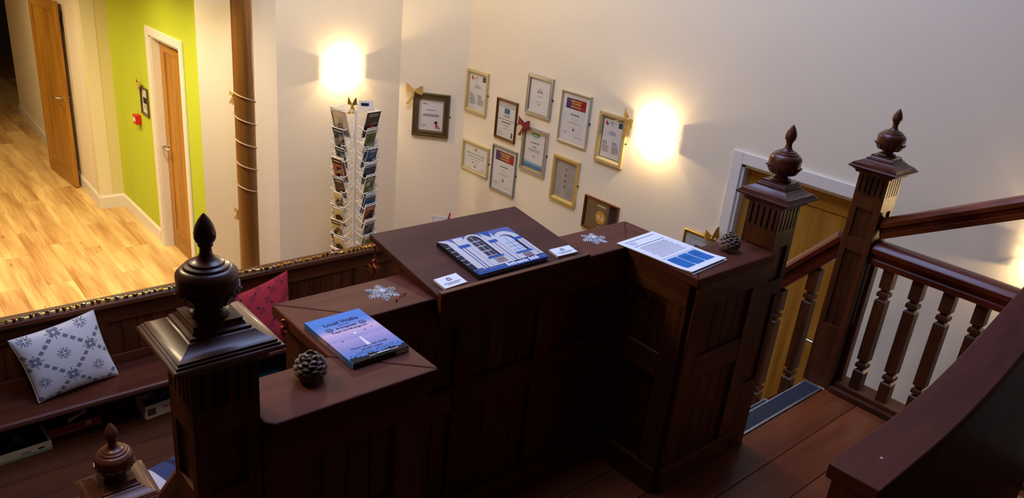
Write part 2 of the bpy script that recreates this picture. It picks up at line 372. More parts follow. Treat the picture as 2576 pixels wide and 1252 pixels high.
for a, b in (((.518, 1.238), (.772, 1.36)), ((.772, 1.238), (.905, 1.655)), ((.905, 1.535), (1.948, 1.655)), ((1.948, 1.238), (2.085, 1.655)), ((2.085, 1.238), (2.36, 1.36))):
    pp('carcass', MB().box((a[0], a[1], -.02), (b[0], b[1], tz0)), core)
def panelling(p, q, n, bays):
    """stiles, rails and recessed bead boards on a pulpit face p->q, n = outward normal"""
    p = Vector((*p, 0)); q = Vector((*q, 0)); L = (q-p).length; d = (q-p)/L; n = Vector((*n, 0))
    def bx(name, s0, s1, z0, z1, t0, t1, m):
        c = [p + d*s0 + n*t0, p + d*s1 + n*t0, p + d*s1 + n*t1, p + d*s0 + n*t1]
        pp(name, MB().hexa([v + Vector((0,0,z0)) for v in c], [v + Vector((0,0,z1)) for v in c]), m, bevel=.0025)
    sw = .075; w = (L - sw*(bays+1))/bays
    ax = 'x' if abs(d.x) > .5 else 'y'
    for i in range(bays+1): bx('stile', i*(w+sw), i*(w+sw)+sw, .10, tz0-.085, 0, .018, dark('z'))
    bx('top_rail', 0, L, tz0-.085, tz0, 0, .022, dark(ax)); bx('plinth', 0, L, 0, .10, 0, .024, dark(ax))
    for i in range(bays):
        s = sw + i*(w+sw); bx('mid_rail', s, s+w, .44, .53, 0, .017, dark(ax))
        nb = max(2, round(w/.06)); bw = w/nb
        for z0, z1 in ((.10, .44), (.53, tz0-.085)):
            for k in range(nb): bx('bead_board', s+k*bw+.001, s+(k+1)*bw-.001, z0, z1, 0, .006, dark('z'))
panelling((.518, 1.238), (.905, 1.238), (0, -1), 1)
panelling((.905, 1.238), (.905, 1.535), (1, 0), 1)
panelling((.905, 1.535), (1.948, 1.535), (0, -1), 3)
panelling((1.948, 1.535), (1.948, 1.238), (-1, 0), 1)
panelling((1.948, 1.238), (2.36, 1.238), (0, -1), 1)
# book rest: sloping board with a lip on its near edge
BX0, BX1, BY0, BY1, BZ0, BZ1 = 1.131, 1.708, 1.492, 1.848, .864, .915
br = pp('book_rest', MB().hexa([(BX0,BY0,BZ0-.02),(BX1,BY0,BZ0-.02),(BX1,BY1,BZ1-.02),(BX0,BY1,BZ1-.02)], [(BX0,BY0,BZ0),(BX1,BY0,BZ0),(BX1,BY1,BZ1),(BX0,BY1,BZ1)]), wood('book_rest_wood', (62, 30, 22), (86, 46, 35), 'x', .52, scale=.8, spec=.12), bevel=.003)
lipmb = MB().box((BX0, BY0-.018, .77), (BX1, BY0, BZ0+.012)).xf(Matrix.Translation((-1.43, -1.45, 0)))
part(br, 'lip', lipmb, dark('x'), bevel=.003)
for xx in (BX0+.06, BX1-.09): 
    pp('bracket', MB().prism([(1.655, .60), (1.83, BZ1-.024), (1.655, BZ1-.052)], xx, xx+.03, 'yz'), dark('z'))
# ------------------------------------------------------------------ newel posts
def newel(label, x, y, base, top, group=None, flutes=True):
    """square newel: top = z of the cap's lower edge; measures relative to it"""
    T = thing('newel_post', label, 'newel post', (x, y, base)); t = top - base; h = .0635
    if group: T['group'] = group
    part(T, 'shaft', MB().box((-h+.008, -h+.008, 0), (h-.008, h-.008, t)), dark('z'))
    # face boards with sunk panels and flutes: corner strips and rails stand proud of the core
    pans = [(t-.27, t-.13)] if t < .7 else [(t-.30, t-.17), (t-.72, t-.36)]
    for k in range(4):
        R_ = Matrix.Rotation(k*PI/2, 4, 'Z')
        mb = MB()
        e_ = h if k % 2 == 0 else h-.009        # the two pairs of faces butt at the arris
        for s in (-1, 1): mb.box((s*e_, -h, .0), (s*(h-.026), -h+.009, t-.115))
        zz = [0.0]
        for a, b in sorted(pans): zz += [a, b]
        zz.append(t-.115); zz[0] = 0
        for i in range(0, len(zz), 2): mb.box((-h+.026, -h, zz[i]), (h-.026, -h+.009, zz[i+1]))
        part(T, 'face_board', mb.xf(R_), dark('z'))
        # fluted block: 5 narrow slots between 6 ribs
        mb = MB(); mb.box((-e_, -h, t-.03), (e_, -h+.009, t)); n = 5; sl = .0075; gap = (2*h-n*sl)/(n+1)
        for i in range(n+1): mb.box((max(-e_, -h+i*(gap+sl)), -h, t-.105), (min(e_, -h+i*(gap+sl)+gap), -h+.009, t-.03))
        mb.box((-e_, -h, t-.115), (e_, -h+.009, t-.105))
        part(T, 'fluted_block', mb.xf(R_), dark('z'))
    c = caps()
    cap = part(T, 'cap', MB().sqstack([(h, -.022), (h+.012, -.022), (h+.016, -.012), (h+.026, -.005), (.100, 0), (.1025, .005), (.100, .009), (.095, .010), (.095, .014), (.0905, .015), (.0905, .019), (.087, .020), (.078, .024), (.068, .029), (.061, .035), (.057, .037), (.02, .038)], (0, 0, t)), c, 30)
    part(cap, 'plinth', MB().sqstack([(.056, .037), (.056, .042), (.049, .044), (.046, .050), (.0445, .051), (.0445, .057), (.02, .058)], (0, 0, t)), c, 30)
    fin = part(T, 'finial_urn', MB().lathe([(.034, .056), (.036, .061), (.033, .066), (.026, .068), (.0205, .072), (.0215, .076), (.032, .081), (.044, .090), (.0505, .102), (.053, .106), (.0545, .112), (.0548, .134), (.0535, .140), (.048, .146), (.045, .149), (.041, .150), (.039, .155), (.032, .157), (.030, .161), (.022, .163), (.0150, .169), (.0110, .177), (.0102, .189), (.013, .191), (.0135, .195), (.012, .197), (.0165, .200), (.0190, .207), (.0190, .216), (.0162, .228), (.0105, .240), (.005, .248), (.0015, .252)], 32, (0, 0, t)), c, 40)
    mb = MB(); n = 12
    for i in range(n):
        a = 2*PI*i/n
        lf = MB().hexa([(-.009, -.044, .084), (.009, -.044, .084), (.007, -.036, .084), (-.007, -.036, .084)], [(-.0135, -.0555, .104), (.0135, -.0555, .104), (.012, -.048, .104), (-.012, -.048, .104)])
        lf.add([(-.0135, -.0555, .104), (.0135, -.0555, .104), (0, -.060, .111), (.012, -.048, .104), (-.012, -.048, .104)], [(0, 1, 2), (1, 3, 2), (3, 4, 2), (4, 0, 2)])
        lf.sphere((0, -.0575, .107), .0036, 6, 4)
        lf.xf(Matrix.Translation((0, 0, t)) @ Matrix.Rotation(a, 4, 'Z')); mb.add(lf.v, lf.f)
    part(fin, 'leaf_collar', mb, c)
    return T
CAPZ = ZT + .175
newel('dark wooden newel post with urn finial beside the pulpit top holding the walking guide', NX, NY, 0, CAPZ)
newel('dark wooden newel post with urn finial behind the pine cone and printed sheets', N1X, NY, 0, CAPZ)
newel('dark wooden newel post with urn finial where the sloping handrail meets the landing balustrade', N2X, NY, 0, CAPZ)
newel('lower dark wooden newel post with urn finial beside the striped blue cushion', NX-.002, 2.18, ZP, CAPZ-.972)
newel('lower dark wooden newel post with urn finial near the oak door', N2X, 2.18, ZP, CAPZ-.972)
# ------------------------------------------------------------------ rails, balusters, stairs
def rail_sec(s=1.0):   # moulded handrail section (across, up)
    return [(-.024*s, -.035*s), (.024*s, -.035*s), (.026*s, -.018*s), (.018*s, -.010*s), (.020*s, 0), (.034*s, .004*s), (.036*s, .018*s), (.028*s, .030*s), (.014*s, .036*s), (-.014*s, .036*s), (-.028*s, .030*s), (-.036*s, .018*s), (-.034*s, .004*s), (-.020*s, 0), (-.018*s, -.010*s), (-.026*s, -.018*s)]
def handrail(mb, a, b, s=1.0):
    a = Vector(a); b = Vector(b); d = (b-a).normalized(); side = d.cross(Vector((0,0,1))).normalized(); up = side.cross(d)
    sec = rail_sec(s); n = len(sec)
    V = [a + side*u + up*w for u, w in sec] + [b + side*u + up*w for u, w in sec]
    mb.add(V, [tuple(range(n)), tuple(range(n, 2*n))] + [(i, (i+1) % n, n+(i+1) % n, n+i) for i in range(n)]); return mb
def baluster(L):
    """square turned baluster: blocks with ball and collar between, from z = 0 to L"""
    q = .0235; b1, b2 = L*.20, L*.80
    def knop(z, s):  # moulded knop about .06 tall
        k = .06
        return [(q, z), (q*.55, z+.008*1), (q*.55, z+.014), (q*.95, z+.019), (q*1.02, z+.028), (q*.95, z+.038), (q*.55, z+.043), (q*.55, z+.050), (q, z+.058)]
    mb = MB()
    mb.sqstack([(q, 0)] + knop(b1-.03, 1) + knop(b2-.03, 1) + [(q, L)])
    return mb
BA = thing('landing_balustrade', 'horizontal moulded handrail on turned balusters along the landing edge', 'balustrade', (N2X, .3, 0))
lx = lambda mb: mb.xf(Matrix.Translation((-N2X, -.3, 0)))
part(BA, 'handrail', lx(handrail(MB(), (N2X, NY-.066, .675), (N2X, -1.3, .675), 1.42)), mahog('y'), 35)
part(BA, 'bottom_rail', lx(MB().box((N2X-.045, -1.3, 0), (N2X+.06, NY-.066, .045))), dark('y'), bevel=.006)
part(BA, 'kerb', lx(MB().box((N2X-.075, -1.3, 0), (N2X-.046, NY-.066, .028))), dark('y'), bevel=.006)
bmsh = baluster(.675-.048-.045).mesh('baluster', dark('z'), 35)
yb = 1.136
while yb > -1.2:
    obj('baluster', bmsh, BA, (0, yb-.3, .045)); yb -= .1235
part(BA, 'wall_post', lx(MB().box((N2X-.01, NY-.085, .045), (N2X+.035, NY-.066, .636))), dark('z'), bevel=.003)
SB = thing('stair_balustrade', 'moulded handrail and balusters running down the pulpit stairs in front of the oak door', 'balustrade', (N2X, 1.74, ZP))
sx = lambda mb: mb.xf(Matrix.Translation((-N2X, -1.74, -ZP)))
sl = 1.14
rz = lambda y: 1.78-1.105 - sl*(y-1.36)
part(SB, 'handrail', sx(handrail(MB(), (N2X, NY+.064, rz(NY+.064)), (N2X, 2.18-.064, rz(2.18-.064)), 1.35)), mahog('y'), 35)
sb = lambda y: -.09 - sl*(y-1.40)
part(SB, 'string', sx(MB().prism([(NY+.064, sb(NY+.064)), (2.116, max(ZP+.01, sb(2.116))), (2.116, ZP), (2.0, ZP), (NY+.064, sb(NY+.064)-.26)], N2X-.02, N2X+.02, 'yz')), dark('y'))
for yb in (1.447, 1.59, 1.735, 1.88, 2.02):
    L = rz(yb) - .07 - sb(yb)
    b = baluster(L + .03); part(SB, 'baluster', sx(b.xf(Matrix.Translation((N2X, yb, sb(yb)-.03)))), dark('z'), 35)
def stair(label, x0, x1):
    T = thing('pulpit_stair', label, 'stairs', ((x0+x1)/2, 1.7, ZP)); X = (x0+x1)/2
    q = lambda mb: mb.xf(Matrix.Translation((-X, -1.7, -ZP)))
    n = 5; rs = -ZP/n; al = mat('aluminium_edging', (200, 202, 208), .35, .9); cp = mat('charcoal_tread_carpet', (36, 42, 52), .95, bump=.4, bscale=400)
    y = 1.335
    def tread(ya, yb_, z):
        t = part(T, 'tread', q(MB().box((x0, ya, z-.03), (x1, yb_, z-.004))), dark('x'))
        part(t, 'carpet', q(MB().box((x0+.02, ya+.014, z-.004), (x1-.014, yb_-.008, z-.0005))), cp)
        mb = MB().box((x0, yb_-.008, z-.004), (x1, yb_, z+.001)).box((x0, ya+.002, z-.004), (x1, ya+.012, z+.001)).box((x1-.014, ya+.012, z-.004), (x1, yb_-.008, z+.001)).box((x0, ya+.012, z-.004), (x0+.012, yb_-.008, z+.001))
        part(t, 'metal_edging', q(mb), al)
        part(t, 'riser', q(MB().box((x0, yb_-.02, z-rs-.0), (x1, yb_-.006, z-.03))), dark('x'))
    tread(1.246, 1.335, 0)
    for i in range(1, n): tread(1.335+(i-1)*.165-.01, 1.335+i*.165, -i*rs)
    return T
stair('carpeted pulpit stairs with metal edging descending beside the oak door', N1X+.068, N2X-.072)
stair('carpeted pulpit stairs descending beside the newel post with the white patterned cushion behind', -.30, NX-.068)
HL = thing('stair_handrail', 'moulded mahogany handrail sloping down between two newel posts toward the pew floor', 'handrail', (NX, 1.74, ZP))
hx = lambda mb: mb.xf(Matrix.Translation((-NX, -1.74, -ZP)))
part(HL, 'rail', hx(handrail(MB(), (NX, NY+.064, rz(NY+.064)), (NX, 2.116, rz(2.116)), 1.35)), mahog('y'), 35)
part(HL, 'string', hx(MB().prism([(1.392, sb(1.392)), (2.116, max(ZP+.01, sb(2.116))), (2.116, ZP), (2.0, ZP), (1.392, sb(1.392)-.26)], NX-.02, NX+.02, 'yz')), dark('y'))
for yb in (1.447, 1.59, 1.735, 1.88, 2.02):
    L = rz(yb) - .07 - sb(yb); part(HL, 'baluster', hx(baluster(L+.03).xf(Matrix.Translation((NX, yb, sb(yb)-.03)))), dark('z'), 35)
HU = thing('gallery_handrail', 'plain mahogany handrail rising from the newel post toward the gallery stair', 'handrail', (N2X, NY, 0))
hz = lambda y: .794 + .535*(1.199-y)
part(HU, 'rail', handrail(MB(), (N2X, NY-.062, hz(NY-.062)), (N2X, -1.5, hz(-1.5)), 1.2).xf(Matrix.Translation((-N2X, -NY, 0))), wood('red_mahogany_y', (86, 36, 16), (136, 66, 30), 'y', .3, coat=.3), 35)
part(HU, 'end_post', MB().box((N2X-.05, -1.6, 0), (N2X+.05, -1.5, hz(-1.5)+.1)).xf(Matrix.Translation((-N2X, -NY, 0))), dark('z'))
# foreground parapet: level cap that sweeps upward
PT = thing('parapet', 'broad dark wooden parapet whose flat cap sweeps upward, a small pale spot on it', 'parapet', (1.9, .44, 0))
def capz(x):
    t = max(0.0, x-1.62); return ZT + (.30*t*t if t < .5 else .075 + .30*(t-.5))
xs = [1.395 + .06*i for i in range(28)]
mb = MB(); V = []
for x in xs:
    z = capz(x)
    V += [(x, .388, z-.035), (x, .495, z-.035), (x, .495, z), (x, .388, z)]
F = [(0,1,2,3), tuple(len(V)-4+i for i in (3,2,1,0))]
for i in range(len(xs)-1):
    for k in range(4): F.append((i*4+k, i*4+(k+1) % 4, i*4+4+(k+1) % 4, i*4+4+k))
part(PT, 'cap', mb.add(V, F).xf(Matrix.Translation((-1.9, -.44, 0))), wood('parapet_cap_wood', (66, 28, 20), (90, 44, 32), 'x', .5, spec=.15), 30, bevel=.003)
body = [(1.405, 0)] + [(x+(.01 if i == 0 else 0), capz(x)-.035) for i, x in enumerate(xs)] + [(xs[-1], 0)]
part(PT, 'panel', MB().prism(body, .40, .483, 'xz').xf(Matrix.Translation((-1.9, -.44, 0))), dark('z'))
s = onz(2218, 1152, capz(1.52)); part(PT, 'pale_spot', MB().lathe([(.004, 0), (.003, .0012)], 10, (s.x-1.9, s.y-.44, capz(s.x)+.0002)), mat('pale_spot_finish', (190, 170, 165), .5))  # small pale disc lying on the cap
# ================================================================== pew bench
SZ = 1.78-2.45          # seat top
RZ = 1.78-2.05          # top of the back rail
PX0, PX1 = -2.4, 3.3
PW = thing('pew_bench', 'long dark wooden pew bench with boarded back and a bead garland on its rail', 'bench', (.45, 4.1, ZP))
pq = lambda mb: mb.xf(Matrix.Translation((-.45, -4.1, -ZP)))
part(PW, 'top_rail', pq(MB().prism([(4.135, RZ-.028), (4.14, RZ-.006), (4.15, RZ), (4.235, RZ), (4.24, RZ-.028)], PX0, PX1, 'yz')), dark('x'), bevel=.003)
part(PW, 'upper_rail', pq(MB().box((PX0, 4.165, RZ-.13), (PX1, 4.215, RZ-.028))), dark('x'), bevel=.003)
part(PW, 'lower_rail', pq(MB().box((PX0, 4.165, SZ), (PX1, 4.215, SZ+.06))), dark('x'), bevel=.003)
part(PW, 'back_panel', pq(MB().box((PX0, 4.192, ZP-.019), (PX1, 4.222, RZ-.03))), dark('x'))
part(PW, 'rear_cladding', pq(MB().box((PX0, 4.242, ZM), (PX1, 4.258, RZ-.03))), dark('x'))
for i in range(8):
    x = -2.4 + i*.81 + .02
    part(PW, 'stile', pq(MB().box((x-.04, 4.166, SZ+.06), (x+.04, 4.195, RZ-.13))), dark('z'), bevel=.002)
    if i < 7:
        n = 9; w = (.81-.08)/n
        for k in range(n):
            xx = x+.04+k*w
            if xx < 2.7: part(PW, 'board', pq(MB().box((xx+.0015, 4.178, SZ+.06), (xx+w-.0015, 4.195, RZ-.13))), dark('z'), bevel=.0025)
part(PW, 'seat', pq(MB().prism([(3.86, SZ-.032), (3.855, SZ-.02), (3.858, SZ-.006), (3.87, SZ), (4.165, SZ), (4.165, SZ-.032)], PX0, PX1, 'yz')), wood('pew_seat_wood', (64, 30, 20), (92, 48, 33), 'x', .36, coat=.15))
for x in (-1.6, 2.35, 3.2): part(PW, 'support', pq(MB().box((x-.018, 3.92, ZP), (x+.018, 4.16, SZ-.032))), dark('z'))
# bead garland lying along the rail
GA = thing('bead_garland', 'string of gold and clear faceted beads lying along the pew rail', 'garland', (1.2, 4.17, RZ))
gold = mat('gold_bead', (214, 168, 70), .22, 1.0); silv = mat('silver_bead', (225, 222, 214), .15, 1.0); brz = mat('bronze_bead', (120, 78, 40), .3, 1.0)
rr = random.Random(3)
bm_ = {}
for i, m in enumerate((gold, silv, brz)):
    bm_[i] = (MB().sphere((0,0,0), .011, 7, 5).mesh('bead', m, 20), MB().sphere((0,0,0), .009, 6, 4, sc=(2.1,1,1)).mesh('long_bead', m, 20))
x = -.1; gy = lambda x: 4.163 + .008*math.sin(x*9)+.006*math.sin(x*23)
while x < 2.62:
    k = rr.random(); sh = 1 if rr.random() < .4 else 0; c = 0 if k < .5 else (1 if k < .75 else 2)
    o = obj('bead', bm_[c][sh], GA, (x-1.2, gy(x)-4.17, .0112 if not sh else .0095)); o.rotation_euler = (0, 0, rr.uniform(-.3, .3)); x += .031 if not sh else .045
part(GA, 'string', MB().tube([(.02*i-.1-1.2, gy(.02*i-.1)-4.17, .009) for i in range(137)], .0035, 5), gold, 60)
# ================================================================== cushions
def cushion(name, label, P, th, fn, mats, n=72, grp=None, pinch=.06):
    """P = corners TL,TR,BR,BL in the world; a stuffed square whose front faces the bench; fn(u,v) -> material slot"""
    P = [Vector(p) for p in P]; c = sum(P, Vector())/4
    nrm = (P[1]-P[0]).cross(P[3]-P[0]).normalized()
    if nrm.dot(EYE - c) < 0: nrm = -nrm
    o0 = Vector((c.x, c.y, min(p.z for p in P)))
    V = []; F = []; Ms = []
    def S(u, v, sgn):
        a = P[0].lerp(P[1], u); b = P[3].lerp(P[2], u); p = a.lerp(b, v); cc = c
        eu, ev = 4*u*(1-u), 4*v*(1-v)
        p = p + (cc-p) * (pinch*(eu*(1-ev)+ev*(1-eu)))
        hgt = th/2*(max(0, eu*ev)**.42) + .003*sgn*0
        w = .004*math.sin(9*u+5*v)*eu*ev
        return p + nrm*(sgn*hgt + w) - o0
    for sgn in (1, -1):
        b = len(V)
        for j in range(n+1):
            for i in range(n+1): V.append(S(i/n, j/n, sgn))
        for j in range(n):
            for i in range(n):
                q = (b+j*(n+1)+i, b+j*(n+1)+i+1, b+(j+1)*(n+1)+i+1, b+(j+1)*(n+1)+i)
                F.append(q if sgn > 0 else q[::-1]); Ms.append(fn((i+.5)/n, (j+.5)/n))
    mb = MB(); mb.v = [tuple(v) for v in V]; mb.f = F; mb.m = Ms
    me = mb.mesh(name, mats); me.polygons.foreach_set('use_smooth', [True]*len(me.polygons))
    T = thing(name, label, 'cushion', o0)
    obj('cover', me, T)
    edge = [S(i/24, 0, 0) for i in range(24)] + [S(1, i/24, 0) for i in range(24)] + [S(1-i/24, 1, 0) for i in range(24)] + [S(0, 1-i/24, 0) for i in range(24)]
    part(T, 'piping', MB().tube(edge, .004, 5, True), mats[0], 60)
    return T
def welsh(u, v):      # grey woven lattice of little squares with star motifs on white
    s = 1.5; a = (u+v)*s+.22; b = (u-v)*s+.40
    fa, fb = a-math.floor(a), b-math.floor(b)
    da, db = min(fa, 1-fa), min(fb, 1-fb)
    if da < .058 and abs((b*5.0) % 1 - .5) < .33: return 1
    if db < .058 and abs((a*5.0) % 1 - .5) < .33: return 1
    def star(px, py, R):
        r = math.hypot(px, py)
        if r > R or r < .03: return False
        for k in range(4):
            t = PI*k/4; l = px*math.cos(t)+py*math.sin(t); d = abs(-px*math.sin(t)+py*math.cos(t))
            if (.018 < d < .040 if k % 2 == 0 else d < .014) and abs(l) > .03: return True
        return False
    x, y = fa-.5, fb-.5
    if star((x+y)*.7071, (x-y)*.7071, .17): return 1
    cx, cy = (fa+.5) % 1-.5, (fb+.5) % 1-.5
    if .05 < max(abs(cx), abs(cy)) < .17 and star(cx, cy, .24): return 1
    return 0
wc = mat('white_woven_cotton', (206, 208, 220), .95, bump=.5, bscale=500); gc = mat('grey_woven_motif', (112, 116, 138), .95, bump=.5, bscale=500)
bl_, br_ = onz(98, 1012, SZ+.012), onz(298, 940, SZ+.012)
bl_.y = min(bl_.y, 4.0); 
tl_, tr_ = ony(20, 858, 4.07), ony(234, 780, 4.125)
cushion('white_cushion', 'white cushion with grey woven lattice and star pattern leaning on the pew back', (tl_, tr_, br_, bl_), .15, welsh, [wc, gc], 150)
rc = mat('red_woven_fabric', (150, 26, 46), .92, bump=.5, bscale=400); rd = mat('dark_red_spot', (62, 8, 24), .95); rm = mat('wine_red_check', (120, 16, 38), .93, bump=.5, bscale=400)
def reds(u, v):
    a, b = u*4.0, v*4.0
    fa, fb = a % 1, b % 1
    if abs(fa-.5)+abs(fb-.5) < .13: return 1
    if (int(a*2)+int(b*2)) % 3 == 0 and .08 < (a*2) % 1 < .92 and .08 < (b*2) % 1 < .92: return 2
    return 0
cushion('red_cushion', 'red cushion with dark spots leaning in the pew corner', (ony(578, 748, 4.09), ony(722, 681, 4.12), onz(738, 850, SZ+.012), onz(612, 905, SZ+.012)), .13, reds, [rc, rd, rm], 90)
bw_ = mat('striped_white_cotton', (196, 200, 218), .95); bb_ = mat('striped_blue_cotton', (52, 62, 112), .95); bd_ = mat('striped_navy_cotton', (26, 30, 60), .95)
def blues(u, v):
    t = (u*.9) % 1
    return 0 if t < .26 or .86 < t else (1 if t < .46 else (2 if t < .54 else (1 if t < .80 else 0)))
q = [onz(372, 1178, ZP+.07), onz(470, 1140, ZP+.07), onz(500, 1260, ZP+.07), onz(402, 1275, ZP+.07)]
c0 = onz(425, 1215, ZP+.07)
ux = Vector((.97, .24, 0)); uy = Vector((-.24, .97, 0))
cushion('striped_cushion', 'blue and white striped cushion lying flat on the pew floor', [c0 + ux*a + uy*b for a, b in ((-.14, .16), (.24, .16), (.24, -.22), (-.14, -.22))], .12, blues, [bw_, bb_, bd_], 60)
# ================================================================== board games under the bench
def game(name, label, corner, ang, w, d, h, body, art, lid=.5, z=ZP):
    """corner = front right bottom corner on the floor; w along the front, d to the back"""
    d = min(d, 4.165-corner.y)
    T = thing(name, label, 'board game', (corner.x, corner.y, z), ang)
    part(T, 'tray', MB().box((-w+.002, .002, 0), (-.002, d-.002, h*.6)), mat('game_tray_card', (200, 190, 175), .7))
    part(T, 'lid', MB().box((-w, 0, h*(1-lid)*.2), (0, d, h)), body, bevel=.0015)
    f = Art(body, lambda u, v, l: (-w + u*w, -l, v*h)); t = Art(body, lambda u, v, l: (-w + u*w, v*d, h + l))
    art(f, t); 
    f.mb.v += []
    if f.mb.f: f.build(T, 'front_print')
    if t.mb.f: t.build(T, 'lid_print')
    return T
g = onz(133, 1128, ZP); g2 = onz(2, 1171, ZP)
ang = math.atan2(g.y-g2.y, g.x-g2.x)
def a1b(f, t):
    f.rect(0, .0, 1, .30, (140, 160, 155)); f.text('mouse', .66, .42, .32, (24, 28, 70), bold=.03, wmax=.22); f.disc(.86, .55, .05, (24, 28, 70), 2.2); f.rect(.28, .45, .34, .7, (120, 130, 120))
    t.rect(.04, .06, .96, .94, (30, 32, 52)); t.disc(.62, .42, .17, (92, 96, 98), 1.1); t.rect(.58, .5, .68, .8, (150, 146, 140)); t.disc(.2, .4, .12, (130, 70, 70), 1.1)
game('board_game', 'white edged board game box with dark lid lettered mouse, under the pew seat', g, ang, .36, .22, .052, mat('white_game_card', (206, 206, 202), .6), a1b)
def a2b(f, t):
    f.rect(.72, .3, .82, .85, (206, 190, 170)); t.rect(.03, .05, .97, .95, (26, 46, 46)); t.lines(.1, .12, .5, .4, 2, (80, 112, 100))
r1 = onz(255, 1063, ZP); r0 = onz(130, 1101, ZP)
game('board_game', 'flat red board game box with dark green lid beneath a loose card box', r1, math.atan2(r1.y-r0.y, r1.x-r0.x), (r1-r0).length+.02, .17, .05, mat('red_game_card', (150, 28, 18), .6), a2b)
def a3(f, t): t.rect(.1, .1, .9, .9, (70, 66, 52)); t.rect(.3, .2, .7, .8, (120, 110, 84))
k = onz(205, 1030, ZP+.05)
game('small_card_box', 'small grey and olive card box on the flat red board game', k, .5, .12, .06, .026, mat('olive_game_card', (86, 80, 62), .7), a3, z=ZP+.0507)
wb = onz(368, 1056, ZP)
T = thing('open_game_box', 'open white cardboard box lettered PLAY holding a blue box', 'box', (wb.x, wb.y, ZP), .10)
wcard = mat('white_game_card'); WD = min(.20, 4.12-wb.y)
part(T, 'base', MB().box((0, 0, 0), (.34, WD, .003)), wcard)
part(T, 'front_wall', MB().box((0, 0, .003), (.34, .003, .085)), wcard); part(T, 'rear_wall', MB().box((0, WD-.003, .003), (.34, WD, .085)), wcard)
part(T, 'end_wall', MB().box((0, .003, .003), (.003, WD-.003, .085)), wcard); part(T, 'end_wall', MB().box((.337, .003, .003), (.34, WD-.003, .085)), wcard)
A = Art(wcard, lambda u, v, l: (u*.34, -l, v*.085)); A.text('PLAY', .30, .45, .34, (196, 30, 28), 'l', bold=.03, wmax=.3); A.build(T, 'lettering'); A = Art(wcard, A.pos); A.rect(.03, .2, .17, .72, (96, 70, 46)); A.build(T, 'front_print')
T = tag(part(None, 'blue_box', MB().box((0, 0, 0), (.20, WD-.07, .11)), mat('blue_game_card', (22, 78, 128), .55), bevel=.002), 'blue card box standing inside the open white box lettered PLAY', 'box'); T.location = (wb.x+.10, wb.y+.055, ZP+.0035); T.rotation_euler = (0,0,.10)
T = tag(part(None, 'green_box', MB().box((0, 0, 0), (.06, WD-.07, .05)), mat('dark_green_game_card', (30, 62, 44), .55), bevel=.002), 'small dark green box inside the open white box lettered PLAY', 'box'); T.location = (wb.x+.02, wb.y+.05, ZP+.0035); T.rotation_euler = (0,0,.10)
b1 = onz(706, 945, ZP)
def a4b(f, t): f.rect(.62, .1, .76, .9, (170, 120, 116))
def a5(f, t): f.rect(.62, .2, .95, .8, (60, 24, 20))
game('board_game', 'blue topped board game box lying on an orange one under the pew', onz(706, 948, ZP+.05), .05, .30, .20, .045, mat('blue_game_card'), a4b, z=ZP+.0507)
game('board_game', 'orange red board game box beneath a blue one under the pew', onz(700, 956, ZP), .05, .30, .20, .05, mat('orange_game_card', (150, 60, 36), .55), a5)
# ================================================================== sconces
glass_w = bpy.data.materials.new('frosted_glass_shade'); glass_w.use_nodes = True
nt = glass_w.node_tree; nt.nodes.clear(); N = nt.nodes.new
o_ = N('ShaderNodeOutputMaterial'); tr = N('ShaderNodeBsdfTranslucent'); df = N('ShaderNodeBsdfDiffuse'); mx = N('ShaderNodeMixShader'); em = N('ShaderNodeEmission'); ad = N('ShaderNodeAddShader')
tr.inputs[0].default_value = (.95, .9, .8, 1); df.inputs[0].default_value = (.9, .88, .82, 1); mx.inputs[0].default_value = .32
em.inputs[0].default_value = (1, .86, .62, 1); em.inputs[1].default_value = .35
nt.links.new(tr.outputs[0], mx.inputs[1]); nt.links.new(df.outputs[0], mx.inputs[2]); nt.links.new(mx.outputs[0], ad.inputs[0]); nt.links.new(em.outputs[0], ad.inputs[1]); nt.links.new(ad.outputs[0], o_.inputs[0])
def sconce(label, loc, rotz, w=.30, h=.165, dep=.095, lz=((-.05, .042), (-.05, -.058))):
    T = thing('wall_lamp', label, 'wall lamp', loc, rotz)
    part(T, 'back_plate', MB().box((-.05, -.012, -.05), (.05, 0, .05)), WHITE_P(), bevel=.003)
    mb = MB(); V = []; F = []; n = 28
    for i in range(n+1):
        t = -1 + 2*i/n; x = t*w/2; d = .014 + (dep-.014)*(1-abs(t)**2.6)
        V += [(x, -d, -h/2), (x, -d, h/2), (x, -d-.004, h/2), (x, -d-.004, -h/2)]
    for i in range(n):
        for k in range(4): F.append((i*4+k, i*4+(k+1) % 4, i*4+4+(k+1) % 4, i*4+4+k))
    F += [(0,1,2,3), (n*4+3, n*4+2, n*4+1, n*4)]
    part(T, 'glass_shade', mb.add(V, F), glass_w, 40, label='bowed frosted glass shade')
    for s in (-1, 1):
        m = MB().lathe([(.005, 0), (.006, .02), (.007, .0205), (.007, .027), (.003, .029)], 10).xf(Matrix.Translation((s*(w/2-.022), 0, 0)) @ Matrix.Rotation(PI/2, 4, 'X'))
        part(T, 'screw', m, mat('dark_screw', (50, 46, 42), .35, 1.0), 40)
    part(T, 'lamp_holder', MB().lathe([(.012, -.045), (.012, -.02)], 12, (0, -.05, 0)), WHITE_P(), 40)
    part(T, 'bulb', MB().lathe([(.004, -.02), (.010, -.012), (.012, .01), (.008, .022), (.002, .026)], 12, (0, -.05, 0)), mat('lit_bulb', (255, 240, 210), .4, emit=((255, 214, 150), 40)), 60)
    for yl, z in lz:
        l = bpy.data.lights.new('wall_lamp_light', 'POINT'); l.energy = SCONCE_W/2; l.color = WARM; l.shadow_soft_size = .012
        lo = bpy.data.objects.new('lamp_light', l); COL.objects.link(lo); lo.parent = T; lo.location = (0, yl, z)
    return T
LZ = 1.78-1.155
sconce('lit frosted glass wall lamp above the brochure rack', (3.22, YB, LZ), 0)
